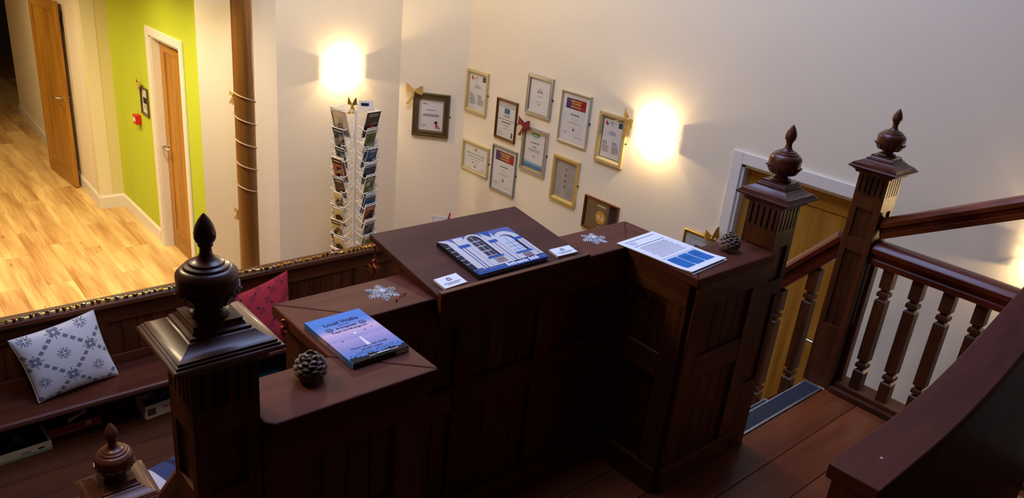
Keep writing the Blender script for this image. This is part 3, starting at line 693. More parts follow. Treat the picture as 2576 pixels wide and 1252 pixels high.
sconce('lit frosted glass wall lamp beside the framed certificate with a gold bow', (XR, 3.21, LZ), -PI/2)
sconce('lit frosted glass wall lamp beyond the landing balustrade', (XR, .74, LZ-.02), -PI/2, lz=((-.035, .079), (-.05, -.058)))
# hall downlights under the gallery
DLN = ['before the green wall door', 'beside the short yellow wall', 'farthest from the walls', 'nearest the brown column', 'beside the opened oak door']
for i, (x, y) in enumerate(((1.3, 6.7), (.8, 8.2), (.0, 7.2), (1.55, 5.56), (.9, 10.2))):
    T = thing('downlight', ('round recessed downlight in the gallery underside ' + DLN[i]), 'ceiling lamp', (x, y, 1.40))
    part(T, 'rim', MB().lathe([(.036, -.004), (.045, -.003), (.047, 0), (.036, 0)], 20), WHITE_P(), 40)
    part(T, 'lens', MB().lathe([(.034, -.002), (.034, 0)], 20), mat('lit_lens', (255, 240, 215), .4, emit=((255, 214, 150), 20)))
    l = bpy.data.lights.new('downlight_light', 'SPOT'); l.energy = DOWN_W*(6 if i < 4 else 4); l.color = (1, .79, .47); l.spot_size = math.radians(165); l.spot_blend = 1.0; l.shadow_soft_size = .04
    lo = bpy.data.objects.new('lamp_light', l); COL.objects.link(lo); lo.parent = T; lo.location = (0, 0, -.02)
# added fill globes, out of view, that brighten the walls and pew
for (x, y, pz, pe), lab in (((.2, 2.3, 2.1, .55), 'added out-of-view fill globe high over the pew'), ((2.7, 4.6, 2.75, 1.15), 'added out-of-view fill globe high before the brochure rack')):
    T = thing('added_fill_lamp', lab, 'added fill lamp', (x, y, pz), 0)
    part(T, 'globe', MB().sphere((0, 0, 0), .13, 20, 14), mat('fill_globe_glow', (255, 244, 225), .3, emit=((255, 222, 170), 6)), 60)
    part(T, 'rod', MB().lathe([(.006, .12), (.006, ZC-pz)], 8), steel, 40)
    l = bpy.data.lights.new('added_fill_light', 'POINT'); l.energy = FILL_W*pe; l.color = (1, .80, .49); l.shadow_soft_size = .13
    lo = bpy.data.objects.new('lamp_light', l); COL.objects.link(lo); lo.parent = T; lo.location = (0, 0, -.28)
# ================================================================== framed certificates
pane = bpy.data.materials.new('picture_glass'); pane.use_nodes = True
nt = pane.node_tree; nt.nodes.clear(); N = nt.nodes.new
o_ = N('ShaderNodeOutputMaterial'); tr = N('ShaderNodeBsdfTransparent'); gl = N('ShaderNodeBsdfGlossy'); mx = N('ShaderNodeMixShader'); 
gl.inputs['Roughness'].default_value = .04; mx.inputs[0].default_value = .05; tr.inputs[0].default_value = (.97, .97, .97, 1)
nt.links.new(tr.outputs[0], mx.inputs[1]); nt.links.new(gl.outputs[0], mx.inputs[2]); nt.links.new(mx.outputs[0], o_.inputs[0])
paper = mat('white_paper', (232, 232, 228), .8)
FM = dict(champ=('champagne_frame', (208, 192, 138), .4, .45), silver=('silver_frame', (190, 186, 178), .35, .7), pale=('pale_silver_frame', (204, 198, 172), .42, .5), bronze=('bronze_frame', (128, 88, 48), .32, .8), gold=('gold_frame', (204, 178, 104), .4, .45), grey=('pewter_frame', (158, 156, 142), .42, .6), dk=('antique_pewter_frame', (124, 110, 80), .34, .8), brown=('copper_frame', (132, 84, 44), .35, .7), yg=('bright_gold_frame', (200, 144, 40), .35, .7))
def prof(mw, dep, style):
    if style == 'flat': return [(0, 0), (0, dep), (.002, dep+.002), (mw*.55, dep+.002), (mw, dep*.45), (mw, 0)]
    if style == 'step': return [(0, 0), (0, dep*.7), (mw*.08, dep), (mw*.3, dep), (mw*.36, dep*.8), (mw*.6, dep*.8), (mw*.66, dep*.95), (mw*.8, dep*.9), (mw, dep*.4), (mw, 0)]
    return [(0, 0), (0, dep*.75), (mw*.2, dep), (mw*.5, dep), (mw*.75, dep*.7), (mw*.8, dep*.5), (mw, dep*.45), (mw, 0)]
def picture(label, c, rotz, w, h, mw, fm, style, art, mount=None, dep=.018, clip=True, sheet=paper, slip=None):
    T = thing('framed_certificate', label, 'picture frame', c, rotz)
    m = FM[fm]; fmat = mat(m[0], m[1], m[2], m[3], bump=.2, bscale=90)
    part(T, 'frame', MB().ring(w, h, prof(mw, dep, style)), fmat, 25)
    iw, ih = w-2*mw, h-2*mw
    if slip:
        part(T, 'slip', MB().ring(iw+.001, ih+.001, [(0, .002), (0, dep*.62), (.003, dep*.66), (.007, dep*.42), (.007, .002)]), mat('gold_slip', (214, 180, 96), .3, .8)); iw -= .014; ih -= .014; mw += .007
    if mount:
        part(T, 'mount', MB().ring(iw+.004, ih+.004, [(0, .001), (0, .0042), (mount[0]+.002, .0042), (mount[0]+.002, .001)]), mat('mount_%d_%d_%d' % mount[1], mount[1], .85))
        iw -= 2*mount[0]; ih -= 2*mount[0]
    part(T, 'sheet', MB().box((-iw/2-.002, -.0028, -ih/2-.002), (iw/2+.002, -.0005, ih/2+.002)), sheet)
    A = Art(sheet, lambda u, v, l: (-iw/2 + u*iw, -.0028-l, -ih/2 + v*ih)); A.ar = iw/ih
    art(A); A.build(T, 'print')
    part(T, 'glass', MB().box((-w/2+mw-.001, -.0062, -h/2+mw-.001), (w/2-mw+.001, -.0054, h/2-mw+.001)), pane)
    if clip: part(T, 'turn_clip', MB().sphere((w/2+.003, -.006, 0), .006, 8, 6).sphere((w/2+.010, -.006, 0), .0035, 6, 5), mat('dark_screw'), 60)
    return T
INK = (70, 70, 74); PALE = (150, 150, 154)
def art_wales(extra):
    def f(A):
        A.poly([(.10, .86), (.14, .95), (.20, .92), (.18, .84)], (200, 40, 48)); A.poly([(.16, .83), (.20, .90), (.27, .88), (.22, .82)], (214, 60, 60))
        A.text('Wales', .34, .90, .05, (60, 60, 66), 'l', .02, .26); A.text('Cymru', .34, .84, .05, (120, 120, 124), 'l', 0, .26)
        A.rect(.78, .83, .97, .97, extra[0]); A.rect(.82, .87, .93, .94, extra[1])
        A.lines(.3, .60, .72, .70, 3, PALE)
        A.text(extra[2], .05, .40, .05, INK, 'l', .02, .38); A.text(extra[3], .05, .345, .05, INK, 'l', .02, .38)
        A.text(extra[4], .55, .40, .05, INK, 'l', .02, .4); A.text(extra[5], .55, .345, .05, INK, 'l', .02, .4)
        A.lines(.05, .14, .42, .32, 7, PALE, .1); A.lines(.55, .14, .93, .32, 7, PALE, .1)
    return f
def art_tourism(A):
    A.rect(.04, .72, .5, .97, (86, 36, 96)); A.rect(.45, .72, .96, .97, (168, 34, 44)); A.rect(.36, .72, .6, .97, (128, 34, 66))
    A.lines(.24, .90, .76, .935, 1, (226, 176, 60), .05, .8); A.text('TOURISM', .5, .83, .075, (240, 200, 80), bold=.03, wmax=.6); A.lines(.27, .765, .73, .80, 1, (226, 176, 60), .05, .8)
    A.text('Bethsaida B&B', .5, .575, .05, INK, bold=.03, wmax=.62); A.text('Finalist', .5, .46, .07, (206, 202, 206), wmax=.44); A.lines(.2, .37, .8, .40, 1, PALE)
    A.poly([(.48, .24), (.52, .24), (.5, .30)], INK); A.rect(.46, .21, .55, .24, (120, 60, 60)); A.lines(.06, .10, .24, .16, 2, PALE); A.lines(.55, .04, .9, .10, 1, (205, 205, 205))
def art_blue(A):
    A.rect(.06, .90, .10, .97, (30, 90, 60)); A.lines(.12, .91, .94, .97, 2, PALE, .05); A.rect(.03, .865, .97, .88, (40, 96, 70))
    A.rect(.36, .68, .66, .83, (44, 96, 138)); A.lines(.3, .575, .72, .64, 2, INK); A.rect(.03, .50, .97, .515, (40, 96, 70))
    A.lines(.2, .40, .8, .46, 1, INK, .1); A.lines(.3, .32, .7, .36, 1, PALE); A.lines(.36, .24, .62, .27, 1, PALE); A.lines(.08, .05, .4, .17, 4, (190, 190, 190)); A.rect(.82, .05, .92, .12, INK); A.disc(.87, .16, .04, INK)
def art_oval(A):
    A.disc(.5, .62, .20, (196, 196, 198), .75, 28); A.disc(.5, .62, .19, (232, 232, 228), .75, 28); A.lines(.38, .68, .62, .74, 2, PALE); A.rect(.38, .58, .62, .66, (140, 116, 100)); A.rect(.46, .57, .54, .63, (226, 222, 215))
    A.lines(.36, .47, .64, .50, 1, PALE); A.lines(.3, .30, .7, .33, 1, PALE); A.lines(.38, .22, .62, .25, 1, INK)
def art_cert(A):
    A.disc(.5, .86, .05, (186, 160, 90), 1.3); A.lines(.3, .78, .7, .81, 1, PALE); A.text('Bethsaida Bed & Breakfast', .5, .62, .11, (110, 108, 108), bold=.0, wmax=.86); A.lines(.15, .50, .85, .56, 1, PALE, .05)
    A.lines(.3, .40, .7, .45, 1, PALE); A.poly([(.36, .26), (.42, .34), (.44, .33), (.39, .25)], INK); A.lines(.48, .27, .66, .31, 1, PALE); A.rect(.47, .10, .52, .18, INK); A.rect(.8, .08, .86, .12, PALE)
def art_final(A):
    A.disc(.5, .95, .24, (60, 130, 70), .28); A.disc(.5, .93, .18, (150, 190, 150), .16); A.lines(.3, .83, .7, .86, 1, PALE); A.text('Bethsaida B&B', .5, .71, .055, INK, bold=.03, wmax=.64); A.text('Finalist', .5, .60, .055, INK, bold=.03, wmax=.36); A.lines(.16, .47, .84, .56, 3, PALE)
    A.disc(.5, .35, .055, (150, 112, 112), .68); A.disc(.5, .35, .035, (220, 214, 210), .68)
    A.rect(0, 0, 1, .10, (66, 128, 168)); A.rect(0, .10, 1, .16, (120, 172, 200)); A.poly([(0, .16), (1, .16), (1, .19), (.6, .17), (0, .21)], (176, 206, 220))
def art_stars(A):
    for i in range(4): A.star(.5, .80 - i*.155, .075, (196, 50, 40))
    A.star(.06, .94, .045, (196, 50, 40)); A.lines(.06, .06, .34, .16, 3, (150, 140, 130)); A.lines(.42, .20, .6, .22, 1, PALE); A.rect(.84, .14, .88, .18, INK)
def art_96(A):
    A.rect(0, 0, 1, 1, (68, 58, 56)); A.disc(.5, .47, .165, (206, 142, 42), A.ar, 28); A.text('9.6', .5, .37, .24, (245, 240, 230), bold=.02, wmax=.24); A.lines(.36, .84, .64, .89, 1, (220, 215, 210), .05, .8); A.lines(.3, .74, .7, .78, 1, (120, 110, 105)); A.lines(.4, .10, .6, .15, 1, (200, 196, 190))
def art_dark(A):
    A.rect(0, 0, 1, 1, (222, 222, 228)); A.lines(.05, .86, .34, .92, 1, INK); A.lines(.25, .66, .72, .70, 1, INK); A.lines(.1, .44, .9, .54, 2, INK); A.lines(.05, .06, .3, .16, 2, PALE)
    A.poly([(.74, .22), (.80, .20), (.96, .02), (.90, .0)], (190, 40, 40)); A.poly([(.72, .22), (.78, .22), (.80, .02), (.74, .02)], (180, 34, 34)); A.disc(.75, .24, .075, (70, 22, 24), .72)
def art_sketch(A):
    A.rect(.06, .06, .94, .94, (120, 124, 124)); A.rect(.075, .08, .925, .92, (214, 216, 214)); A.rect(.075, .08, .925, .55, (70, 74, 72)); A.rect(.3, .4, .6, .7, (120, 124, 120))
def rect_on(pts, fn):
    q = [fn(*p) for p in pts]; c = sum(q, Vector())/4
    w = (((q[1]-q[0]).xy.length) + ((q[2]-q[3]).xy.length))/2; h = abs((q[0].z+q[1].z)-(q[2].z+q[3].z))/2
    return c, w, h
r7 = lambda *p: [(1000+a/2.847, 160+b/2.847) for a, b in p]
r8 = lambda *p: [(1220+a/2.845, 160+b/2.845) for a, b in p]
onR = lambda x, y: onx(x, y, XR-.012)
CN = Vector((-.7071, -.7071, 0)); onC = lambda x, y: onp(x, y, Vector((C1[0], C1[1], 0)) + CN*.012, CN)
def hang(label, pts, fm, style, mw, art, **k):
    c, w, h = rect_on(pts, onR); return picture(label, (XR, c.y, c.z), -PI/2, w, h, mw, fm, style, art, **k)
hang('champagne framed walkers welcome certificate nearest the wall corner', r7((505,30),(655,77),(628,387),(478,325)), 'champ', 'flat', .033, art_wales(((30, 34, 40), (120, 70, 60), 'Croeso', 'i Gerddwyr', 'Walkers', 'Welcome')))
hang('slim bronze framed certificate with a blue square and green bands', r7((715,237),(863,287),(832,580),(688,520)), 'bronze', 'round', .022, art_blue)
hang('silver framed white certificate with a faint oval crest', r8((312,65),(497,110),(460,410),(283,350)), 'silver', 'step', .036, art_oval)
hang('large pale silver framed tourism award certificate with white mount', r8((555,178),(768,240),(715,617),(510,545)), 'pale', 'round', .022, art_tourism, mount=(.022, (236, 234, 230)))
hang('champagne framed cyclists welcome certificate beside the lit wall lamp', r8((828,332),(1030,395),(968,757),(778,680)), 'champ', 'flat', .038, art_wales(((28, 74, 62), (40, 100, 80), 'Croeso', 'Beicwyr', 'Cyclists', 'Welcome')), mount=(.005, (34, 84, 60)))
hang('landscape certificate in a pale wood and silver frame', r7((468,538),(658,605),(640,828),(453,745)), 'champ', 'round', .030, art_cert)
hang('small pewter framed tourism award certificate', r7((685,572),(858,640),(825,962),(655,890)), 'grey', 'round', .018, art_tourism, mount=(.012, (236, 234, 230)))
hang('silver framed finalist certificate with sea along its foot', r8((275,440),(457,495),(415,820),(243,750)), 'silver', 'step', .030, art_final, slip=True)
hang('gold framed grey certificate with a column of red stars', r8((497,645),(683,713),(632,1037),(460,955)), 'gold', 'flat', .036, art_stars, sheet=mat('silver_grey_sheet', (176, 172, 164), .7))
q = r8((718,935),(960,1030)); a_, b_ = onR(*q[0]), onR(*q[1]); bz = onR(*r8((688,1160))[0]).z
w_ = (a_-b_).xy.length; zt = (a_.z+b_.z)/2; hh = zt-bz
picture('copper framed dark sign with an orange disc reading 9.6', (XR, (a_.y+b_.y)/2, zt-hh/2), -PI/2, w_, hh, .018, 'brown', 'step', art_96)
a_, b_ = onR(1440+885/3.131, 540+115/3.131), onR(1440+1150/3.131, 540+196/3.131); w_ = (a_-b_).xy.length
picture('bright gold framed grey photograph, low on the wall by the oak door', (XR, (a_.y+b_.y)/2, (a_.z+b_.z)/2-.12), -PI/2, w_, .24, .014, 'yg', 'round', art_sketch, mount=(.02, (230, 226, 220)))
GB = (XR-.02, b_.y+.035, (a_.z+b_.z)/2+.012)
c, w_, h_ = rect_on(r7((120,200),(382,228),(358,540),(95,505)), onC)
DKC = Vector((c.x, c.y, c.z)) - CN*.012
picture('broad antique pewter framed certificate with a red ribbon seal', DKC, -PI/4, w_, h_, .058, 'dk', 'step', art_dark, mount=(.012, (232, 228, 222)), dep=.03)
a_ = onC(1040+190/4.174, 500+180/4.174)
def art_card(A): A.rect(.05, .05, .95, .95, (60, 70, 120)); A.rect(.065, .065, .935, .935, (226, 228, 232)); A.lines(.3, .4, .7, .6, 3, PALE)
T = thing('card_notice', 'white notice card with a thin blue border and red ribbon on the angled wall', 'notice', a_ - CN*.012 + Vector((.7071, -.7071, 0))*.10 + Vector((0, 0, -.07)), -PI/4)
part(T, 'card', MB().box((-.10, -.004, -.07), (.10, 0, .07)), paper); A = Art(paper, lambda u, v, l: (-.10+.2*u, -.004-l, -.07+.14*v)); art_card(A); A.build(T)
part(T, 'ribbon', MB().hexa([(.045, -.010, .03), (.060, -.010, .03), (.060, -.008, .03), (.045, -.008, .03)], [(.068, -.03, .125), (.084, -.03, .125), (.084, -.028, .125), (.068, -.028, .125)]), mat('red_ribbon', (190, 34, 24), .5))
# picture on the green wall
q = [(362, 236), (382, 243), (382, 286), (363, 280)]
c, w_, h_ = rect_on(q, lambda x, y: onx(x, y, XG-.01))
def art_g(A): A.rect(.1, .12, .9, .88, (225, 222, 210)); A.rect(.15, .4, .85, .66, (60, 56, 54)); A.lines(.2, .2, .8, .35, 2, PALE)
picture('small dark gold framed picture on the lime green wall', (XG, 7.44, c.z), -PI/2, .20, .26, .02, 'dk', 'round', art_g, clip=False)
GWB = (XG-.02, 7.52, c.z+.15)
T = thing('call_point', 'red fire alarm call point on the lime green wall', 'alarm', (XG, 7.66, onx(338, 289, XG).z), -PI/2)
red = mat('red_plastic', (196, 30, 24), .4)
part(T, 'housing', MB().box((-.045, -.05, -.045), (.045, 0, .045)), red, bevel=.004); part(T, 'glass_panel', MB().box((-.03, -.052, -.02), (.03, -.0502, .02)), mat('white_panel', (230, 225, 215), .4))
s_ = onx(103, 270, 1.95); T = thing('wall_socket', 'white wall socket low on the cream hall wall', 'socket', (1.951, 10.25, ZM+.42), -PI/2-.0188)
part(T, 'plate', MB().box((-.07, -.008, -.043), (.07, 0.004, .043)), WHITE_P(), bevel=.002); part(T, 'switch', MB().box((-.05, -.012, .01), (-.03, -.0082, .03)), WHITE_P()); part(T, 'switch', MB().box((.03, -.012, .01), (.05, -.0082, .03)), WHITE_P())
# ------------------------------------------------------------------ bows
def bow(label, loc, rotz, s, m, tails=(( -.35, -1.2), (.4, -1.0)), tilt=0.0, loops=((-1, .25), (1, .1)), group=None):
    """ribbon bow: local x right, z up, -y outwards"""
    T = thing('ribbon_bow', label, 'bow', loc, rotz, group)
    def strip(name, path, wd):
        V = []; F = []
        for (p, ww) in path:
            p = Vector(p); V += [p + Vector((ww[0], 0, ww[1])), p - Vector((ww[0], 0, ww[1]))]
        n = len(path); k = len(V)
        V2 = V + [v + Vector((0, .0014, .0003)) for v in V]
        for i in range(n-1):
            F += [(2*i, 2*i+1, 2*i+3, 2*i+2), (k+2*i+2, k+2*i+3, k+2*i+1, k+2*i), (2*i, 2*i+2, k+2*i+2, k+2*i), (2*i+1, k+2*i+1, k+2*i+3, 2*i+3)]
        F += [(0, k, k+1, 1), (2*n-2, 2*n-1, k+2*n-1, k+2*n-2)]
        part(T, name, MB().add(V2, F), m, 60)
    for sx, lift in loops:
        path = []
        for i in range(13):
            t = i/12; u = sx*s*math.sin(PI*t)*(.85+.15*math.sin(2*PI*t)); d = .004 + .30*s*t*(1 if True else 1)
            w = s*(.09+.36*math.sin(PI*t)); zz = lift*s*math.sin(PI*t) + tilt*u
            path.append(((u, -d, zz), (0.25*w*sx*-lift, w)))
        strip('loop', path, 0)
    for tx, tz in tails:
        path = []
        for i in range(7):
            t = i/6; path.append(((tx*s*t + .08*s*math.sin(5*t), -.012-.03*s*math.sin(6*t), tz*s*t), (s*(.08+.16*t), .02*s)))
        strip('tail', path, 0)
    part(T, 'knot', MB().sphere((0, -.15*s-.008, 0), .17*s, 8, 6, sc=(1, .9, 1.1)), m, 60)
    return T
gfab = mat('gold_organza', (206, 172, 96), .45, .25); rfab = mat('red_tartan_ribbon', (128, 20, 24), .6); gfoil = mat('gold_foil', (226, 186, 84), .25, .8)
p = onC(1040, 228)
bow('gold ribbon bow tied at the corner of the antique pewter frame', onC(1044, 226) - CN*-.02, -PI/4, .085, gfab, ((-.55, -1.5), (.9, -.15)))
p = onR(1323, 312); bow('dark red ribbon bow on the silver framed finalist certificate', (XR-.022, p.y, p.z), -PI/2, .078, rfab, ((-.5, -1.3), (.55, -.5)))
p = onR(1586, 300); bow('gold ribbon bow between the cyclists certificate and the wall lamp', (XR-.024, p.y, p.z), -PI/2, .07, gfab, ((-.3, -1.9), (-1.6, -.5)), loops=((-.7, .7), (.7, -.3)))
bow('gold foil bow on top of the bright gold frame', GB, -PI/2, .075, gfoil, ((-.9, .1), (.8, -.5)), loops=((-.9, .1), (.6, .8)))
bow('small gold bow above the picture on the lime green wall', GWB, -PI/2, .06, gfab)
# ================================================================== iron column with tinsel
cp_ = ony(620, 400, 5.55); CX, CY, CR = cp_.x, cp_.y, .074
T = thing('iron_column', 'tall brown painted iron column wound with tinsel in front of the pale wall', 'column', (CX, CY, ZM))
part(T, 'shaft', MB().lathe([(CR, .10), (CR, 2.62)], 28), wood('brown_column_paint', (100, 64, 24), (130, 88, 38), 'z', .28, coat=.3, scale=.4, bump=.0), 40)
part(T, 'base', MB().lathe([(CR+.05, 0), (CR+.05, .04), (CR+.03, .06), (CR+.015, .09), (CR, .12)], 28), mat('brown_column_base', (118, 72, 30), .35), 40)
part(T, 'capital', MB().lathe([(CR, 2.50), (CR+.02, 2.54), (CR+.02, 2.57), (CR+.05, 2.64), (CR+.06, 2.698)], 28), mat('brown_column_base'), 40)
z1, z0 = ony(606, 236, CY-.07).z, ony(614, 488, CY-.07).z; turns = 4.35; pts = []
n = int(turns*26)
for i in range(n+1):
    t = i/n; a = 2*PI*turns*t + PI*1.02; z = z1 + (z0-z1)*t
    pts.append((CX + (CR+.004)*math.cos(a), CY + (CR+.004)*math.sin(a), z))
T = tag(part(None, 'tinsel_garland', MB().tube([Vector(p) - Vector((CX, CY, z0)) for p in pts], .0055, 6), mat('champagne_tinsel', (196, 168, 132), .45, .5, bump=1.0, bscale=500), 60, loc=(CX, CY, z0)), 'pale champagne tinsel spiralling round the brown column', 'tinsel')
sd = Vector((-.78, .62))*(CR+.012); vang = math.atan2(-.62, -.78) + PI/2
for yy, lab in ((240, 'gold bow on the brown column at the top of the tinsel'), (535, 'gold bow on the brown column below the tinsel')):
    z = ony(600, yy, CY).z
    bow(lab, (CX-.79*(CR+.006), CY+.61*(CR+.006), z), -.66, .042, gfab, ((-.4, -1.6), (.1, -1.8)), loops=((-.7, .3), (.5, .3)))
# ================================================================== brochure rack
RX, RY = 3.01, 5.16
wire = mat('white_coated_wire', (238, 236, 228), .35)
RK = thing('brochure_rack', 'white wire revolving brochure rack standing by the back wall', 'rack', (RX, RY, ZM))
RH = 1.74; view = math.atan2(RY, RX)
rot0 = view + PI            # towards the camera
angs = [rot0 + math.radians(a) for a in (44, -46, 134, -136)]
half = .095
part(RK, 'pole', MB().lathe([(.012, .05), (.012, RH-.02)], 12), wire, 40)
part(RK, 'base', MB().lathe([(.19, 0), (.19, .02), (.03, .04), (.02, .06)], 28), wire, 40)
corners = [(half*1.414*math.cos(rot0 + math.radians(-1+90*k)), half*1.414*math.sin(rot0 + math.radians(-1+90*k))) for k in range(4)]
for cx, cy in corners: part(RK, 'upright', MB().tube([(cx, cy, .10), (cx, cy, RH)], .0035, 6), wire, 60)
for z in (RH, RH-.012, RH-.62, .10):
    part(RK, 'frame_ring', MB().tube([(a, b, z) for a, b in corners], .0035, 6, True), wire, 60)
    part(RK, 'cross_wire', MB().tube([(corners[0][0], corners[0][1], z), (corners[2][0], corners[2][1], z)], .003, 6).tube([(corners[1][0], corners[1][1], z), (corners[3][0], corners[3][1], z)], .003, 6), wire, 60)
pwid, TL = .15, .27
# one pocket in its own frame: x along the face, -y outwards, z up from the pocket floor
pk = MB()
for s in (-1, 1):
    pk.tube([(s*pwid/2, 0, .09), (s*pwid/2, -.085, .050), (s*pwid/2, -.045, -.012), (s*pwid/2, 0, .012)], .003, 5)
pk.tube([(-pwid/2, -.045, -.012), (pwid/2, -.045, -.012)], .003, 5)
pk.tube([(-pwid/2, -.085, .050), (-pwid*.24, -.088, .052), (-pwid*.24, -.052, -.006), (pwid*.24, -.052, -.006), (pwid*.24, -.088, .052), (pwid/2, -.085, .050)], .003, 5)
pk.tube([(-pwid/2, 0, .012), (pwid/2, 0, .012)], .003, 5)
pkm = pk.mesh('pocket', wire, 60)
rr = random.Random(11)
covers = [('dark food photograph', (46, 30, 28), (150, 70, 44), (200, 190, 180)), ('green hillside', (96, 112, 62), (150, 150, 90), (206, 204, 190)), ('blue sea', (34, 72, 120), (72, 120, 168), (220, 224, 226)), ('grey town', (96, 96, 104), (60, 62, 72), (214, 210, 204)),
          ('cream and brown', (196, 178, 128), (120, 90, 58), (230, 222, 196)), ('navy', (30, 38, 70), (92, 104, 140), (200, 206, 216)), ('red banner', (190, 180, 170), (170, 36, 34), (226, 220, 212)), ('orange sunset', (150, 78, 40), (70, 40, 44), (220, 200, 170))]
names = ['with a dark food photograph', 'with a green hillside', 'with a blue seascape', 'with a grey town view', 'in cream and brown', 'in navy blue', 'with a red banner', 'in sunset orange']
bmesh_c = {}
pg = mat('brochure_pages', (226, 222, 212), .8)
bw, bh, bt = .112, .20, .008
for ci, cv in enumerate(covers):
    for vi in range(3):
        body = MB().box((-bw/2, 0, 0), (bw/2, bt, bh)).mesh('pages', pg)
        A = Art(mat('ink_%d_%d_%d' % cv[1], cv[1], .4), lambda u, v, l: (-bw/2+u*bw, -l, v*bh))
        A.rect(0, 0, 1, 1, cv[1])
        for j in range(9):
            u0, v0 = rr.uniform(0, .75), rr.uniform(.05, .6); c_ = rr.choice((cv[1], cv[2], cv[2], cv[3])); k_ = rr.uniform(.5, 1.0); c_ = tuple(int(x*k_/8)*8 for x in c_)
            A.poly([(u0, v0), (min(1, u0+rr.uniform(.2, .5)), v0+rr.uniform(-.04, .05)), (min(1, u0+rr.uniform(.2, .4)), v0+rr.uniform(.1, .25)), (u0+rr.uniform(0, .08), v0+rr.uniform(.1, .2))], c_)
        (A.rect(0, .84, 1, 1, cv[3]), A.lines(.12, .87, .88, .95, 1, cv[1])) if vi == 0 else (A.rect(0, .76, 1, 1, cv[2]), A.lines(.1, .84, .9, .93, 1, cv[3])) if vi == 1 else A.lines(.1, .80, .9, .94, 2, cv[3])
        bmesh_c[(ci, vi)] = (body, A.mb.mesh('cover', A.mats))
TIER = ['topmost', 'second', 'third', 'fourth', 'fifth', 'sixth', 'seventh', 'eighth', 'ninth', 'tenth']
SIDE = ['the pew', 'the brown column', 'the certificates', 'the lamp wall']
def brochure(mw, ci, vi, k, i, back=False):
    b, c = bmesh_c[(ci, vi)]
    T = thing('brochure', 'brochure %s%s, %s rack pocket facing %s' % (names[ci], ' tucked at the back' if back else '', TIER[i], SIDE[k]), 'brochure', group='brochures in the wire rack')
    T.matrix_world = mw; obj('pages', b, T); obj('cover', c, T)
    return T
order_l = [6, 3, 3, 7, 0, 4, 4, 4, 4, 4]; order_r = [0, 1, 2, 5, 1, 2, 7, 3, 1, 6]
for k, a in enumerate(angs):
    n_t = 10; nx, ny = math.cos(a), math.sin(a)
    for i in range(n_t):
        z = RH - .19 - i*.124
        if z < .12: break
        M_ = Matrix.Translation((nx*half, ny*half, z)) @ Matrix.Rotation(a + PI/2, 4, 'Z')
        o = obj('pocket', pkm, RK); o.matrix_basis = M_
        ci = (order_r[i] if k == 0 else order_l[i] if k == 1 else rr.randrange(8))
        if k > 1 and rr.random() < .12: continue
        W_ = Matrix.Translation((RX, RY, ZM)) @ M_ @ Matrix.Rotation(TL, 4, 'X')
        h_ = rr.uniform(-.016, .016); sc = Matrix.Diagonal((1.28, 1, 1.05, 1)) if i == 0 and k < 2 else Matrix.Diagonal((rr.uniform(.9, 1.15), 1, rr.uniform(.82, 1.05), 1))
        brochure(W_ @ Matrix.Translation((h_, -.044, .0)) @ Matrix.Rotation(rr.uniform(-.03, .03), 4, 'Y') @ sc, ci, rr.randrange(3), k, i)
        if k < 2 and rr.random() < .85:
            brochure(W_ @ Matrix.Translation((-h_, -.033, .006)) @ sc, (ci + rr.choice((0, 0, 3, 5))) % 8, rr.randrange(3), k, i, True)
bow('gold ribbon bow on top of the brochure rack', (RX-.05, RY-.03, ZM+RH+.03), -.7, .06, gfoil, ((-.3, -1.2), (.3, -1.1)), loops=((-.6, .5), (.7, .5)))
T = thing('price_card', 'small white card on top of the brochure rack', 'card', (RX+.055, RY-.055, ZM+RH-.002), -.5)
part(T, 'card', MB().box((-.055, -.0015, 0), (.055, .0015, .06)), paper); A = Art(paper, lambda u, v, l: (-.055+.11*u, -.0015-l, .06*v)); A.lines(.15, .25, .7, .75, 1, (40, 40, 60), .1, .8); A.build(T)
# ================================================================== things on the pulpit
def place(name, label, cat, loc, rz, group=None, tilt=None):
    T = thing(name, label, cat, loc, rz, group)
    if tilt: T.rotation_euler = (tilt, 0, rz)
    return T
# walking guide, 6 x 9 inch, spine on its left
q = [onz(*p, ZT+.014) for p in ((769, 811), (905, 775), (1027, 870), (888, 916))]
c = sum(q, Vector())/4; gw, gh, gt = .150, .226, .014
T = place('walking_guide', 'blue and pink paperback lettered Local Walks lying on the pulpit top', 'book', (c.x, c.y, ZT), math.atan2((q[1]-q[0]).y+(q[2]-q[3]).y, (q[1]-q[0]).x+(q[2]-q[3]).x))
part(T, 'pages', MB().box((-gw/2+.001, -gh/2+.001, .0008), (gw/2-.001, gh/2-.001, gt-.0008)), mat('page_edges', (206, 196, 178), .8))
cv = bpy.data.materials.new('guide_cover_print'); cv.use_nodes = True; nt = cv.node_tree; N = nt.nodes.new; L = nt.links.new
tc = N('ShaderNodeTexCoord'); sp = N('ShaderNodeSeparateXYZ'); mr = N('ShaderNodeMapRange'); cr = N('ShaderNodeValToRGB'); no = N('ShaderNodeTexNoise')
L(tc.outputs['Object'], sp.inputs[0]); L(sp.outputs['Y'], mr.inputs[0]); mr.inputs[1].default_value = -gh/2; mr.inputs[2].default_value = gh/2
e = cr.color_ramp.elements; e[0].position = .10; e[0].color = lin((70, 124, 200)); e[1].position = 1; e[1].color = lin((76, 128, 208))
for p_, c_ in ((.28, (136, 140, 196)), (.44, (178, 160, 206)), (.455, (150, 150, 200)), (.62, (206, 180, 212)), (.72, (112, 140, 206)), (.85, (70, 124, 206))): x_ = e.new(p_); x_.color = lin(c_)
L(mr.outputs[0], cr.inputs[0]); b = nt.nodes['Principled BSDF']; L(cr.outputs[0], b.inputs['Base Color']); b.inputs['Roughness'].default_value = .6; b.inputs['Specular IOR Level'].default_value = .15
part(T, 'cover', MB().box((-gw/2, -gh/2, gt-.0008), (gw/2, gh/2, gt)).box((-gw/2, -gh/2, 0), (gw/2, gh/2, .0008)), cv)
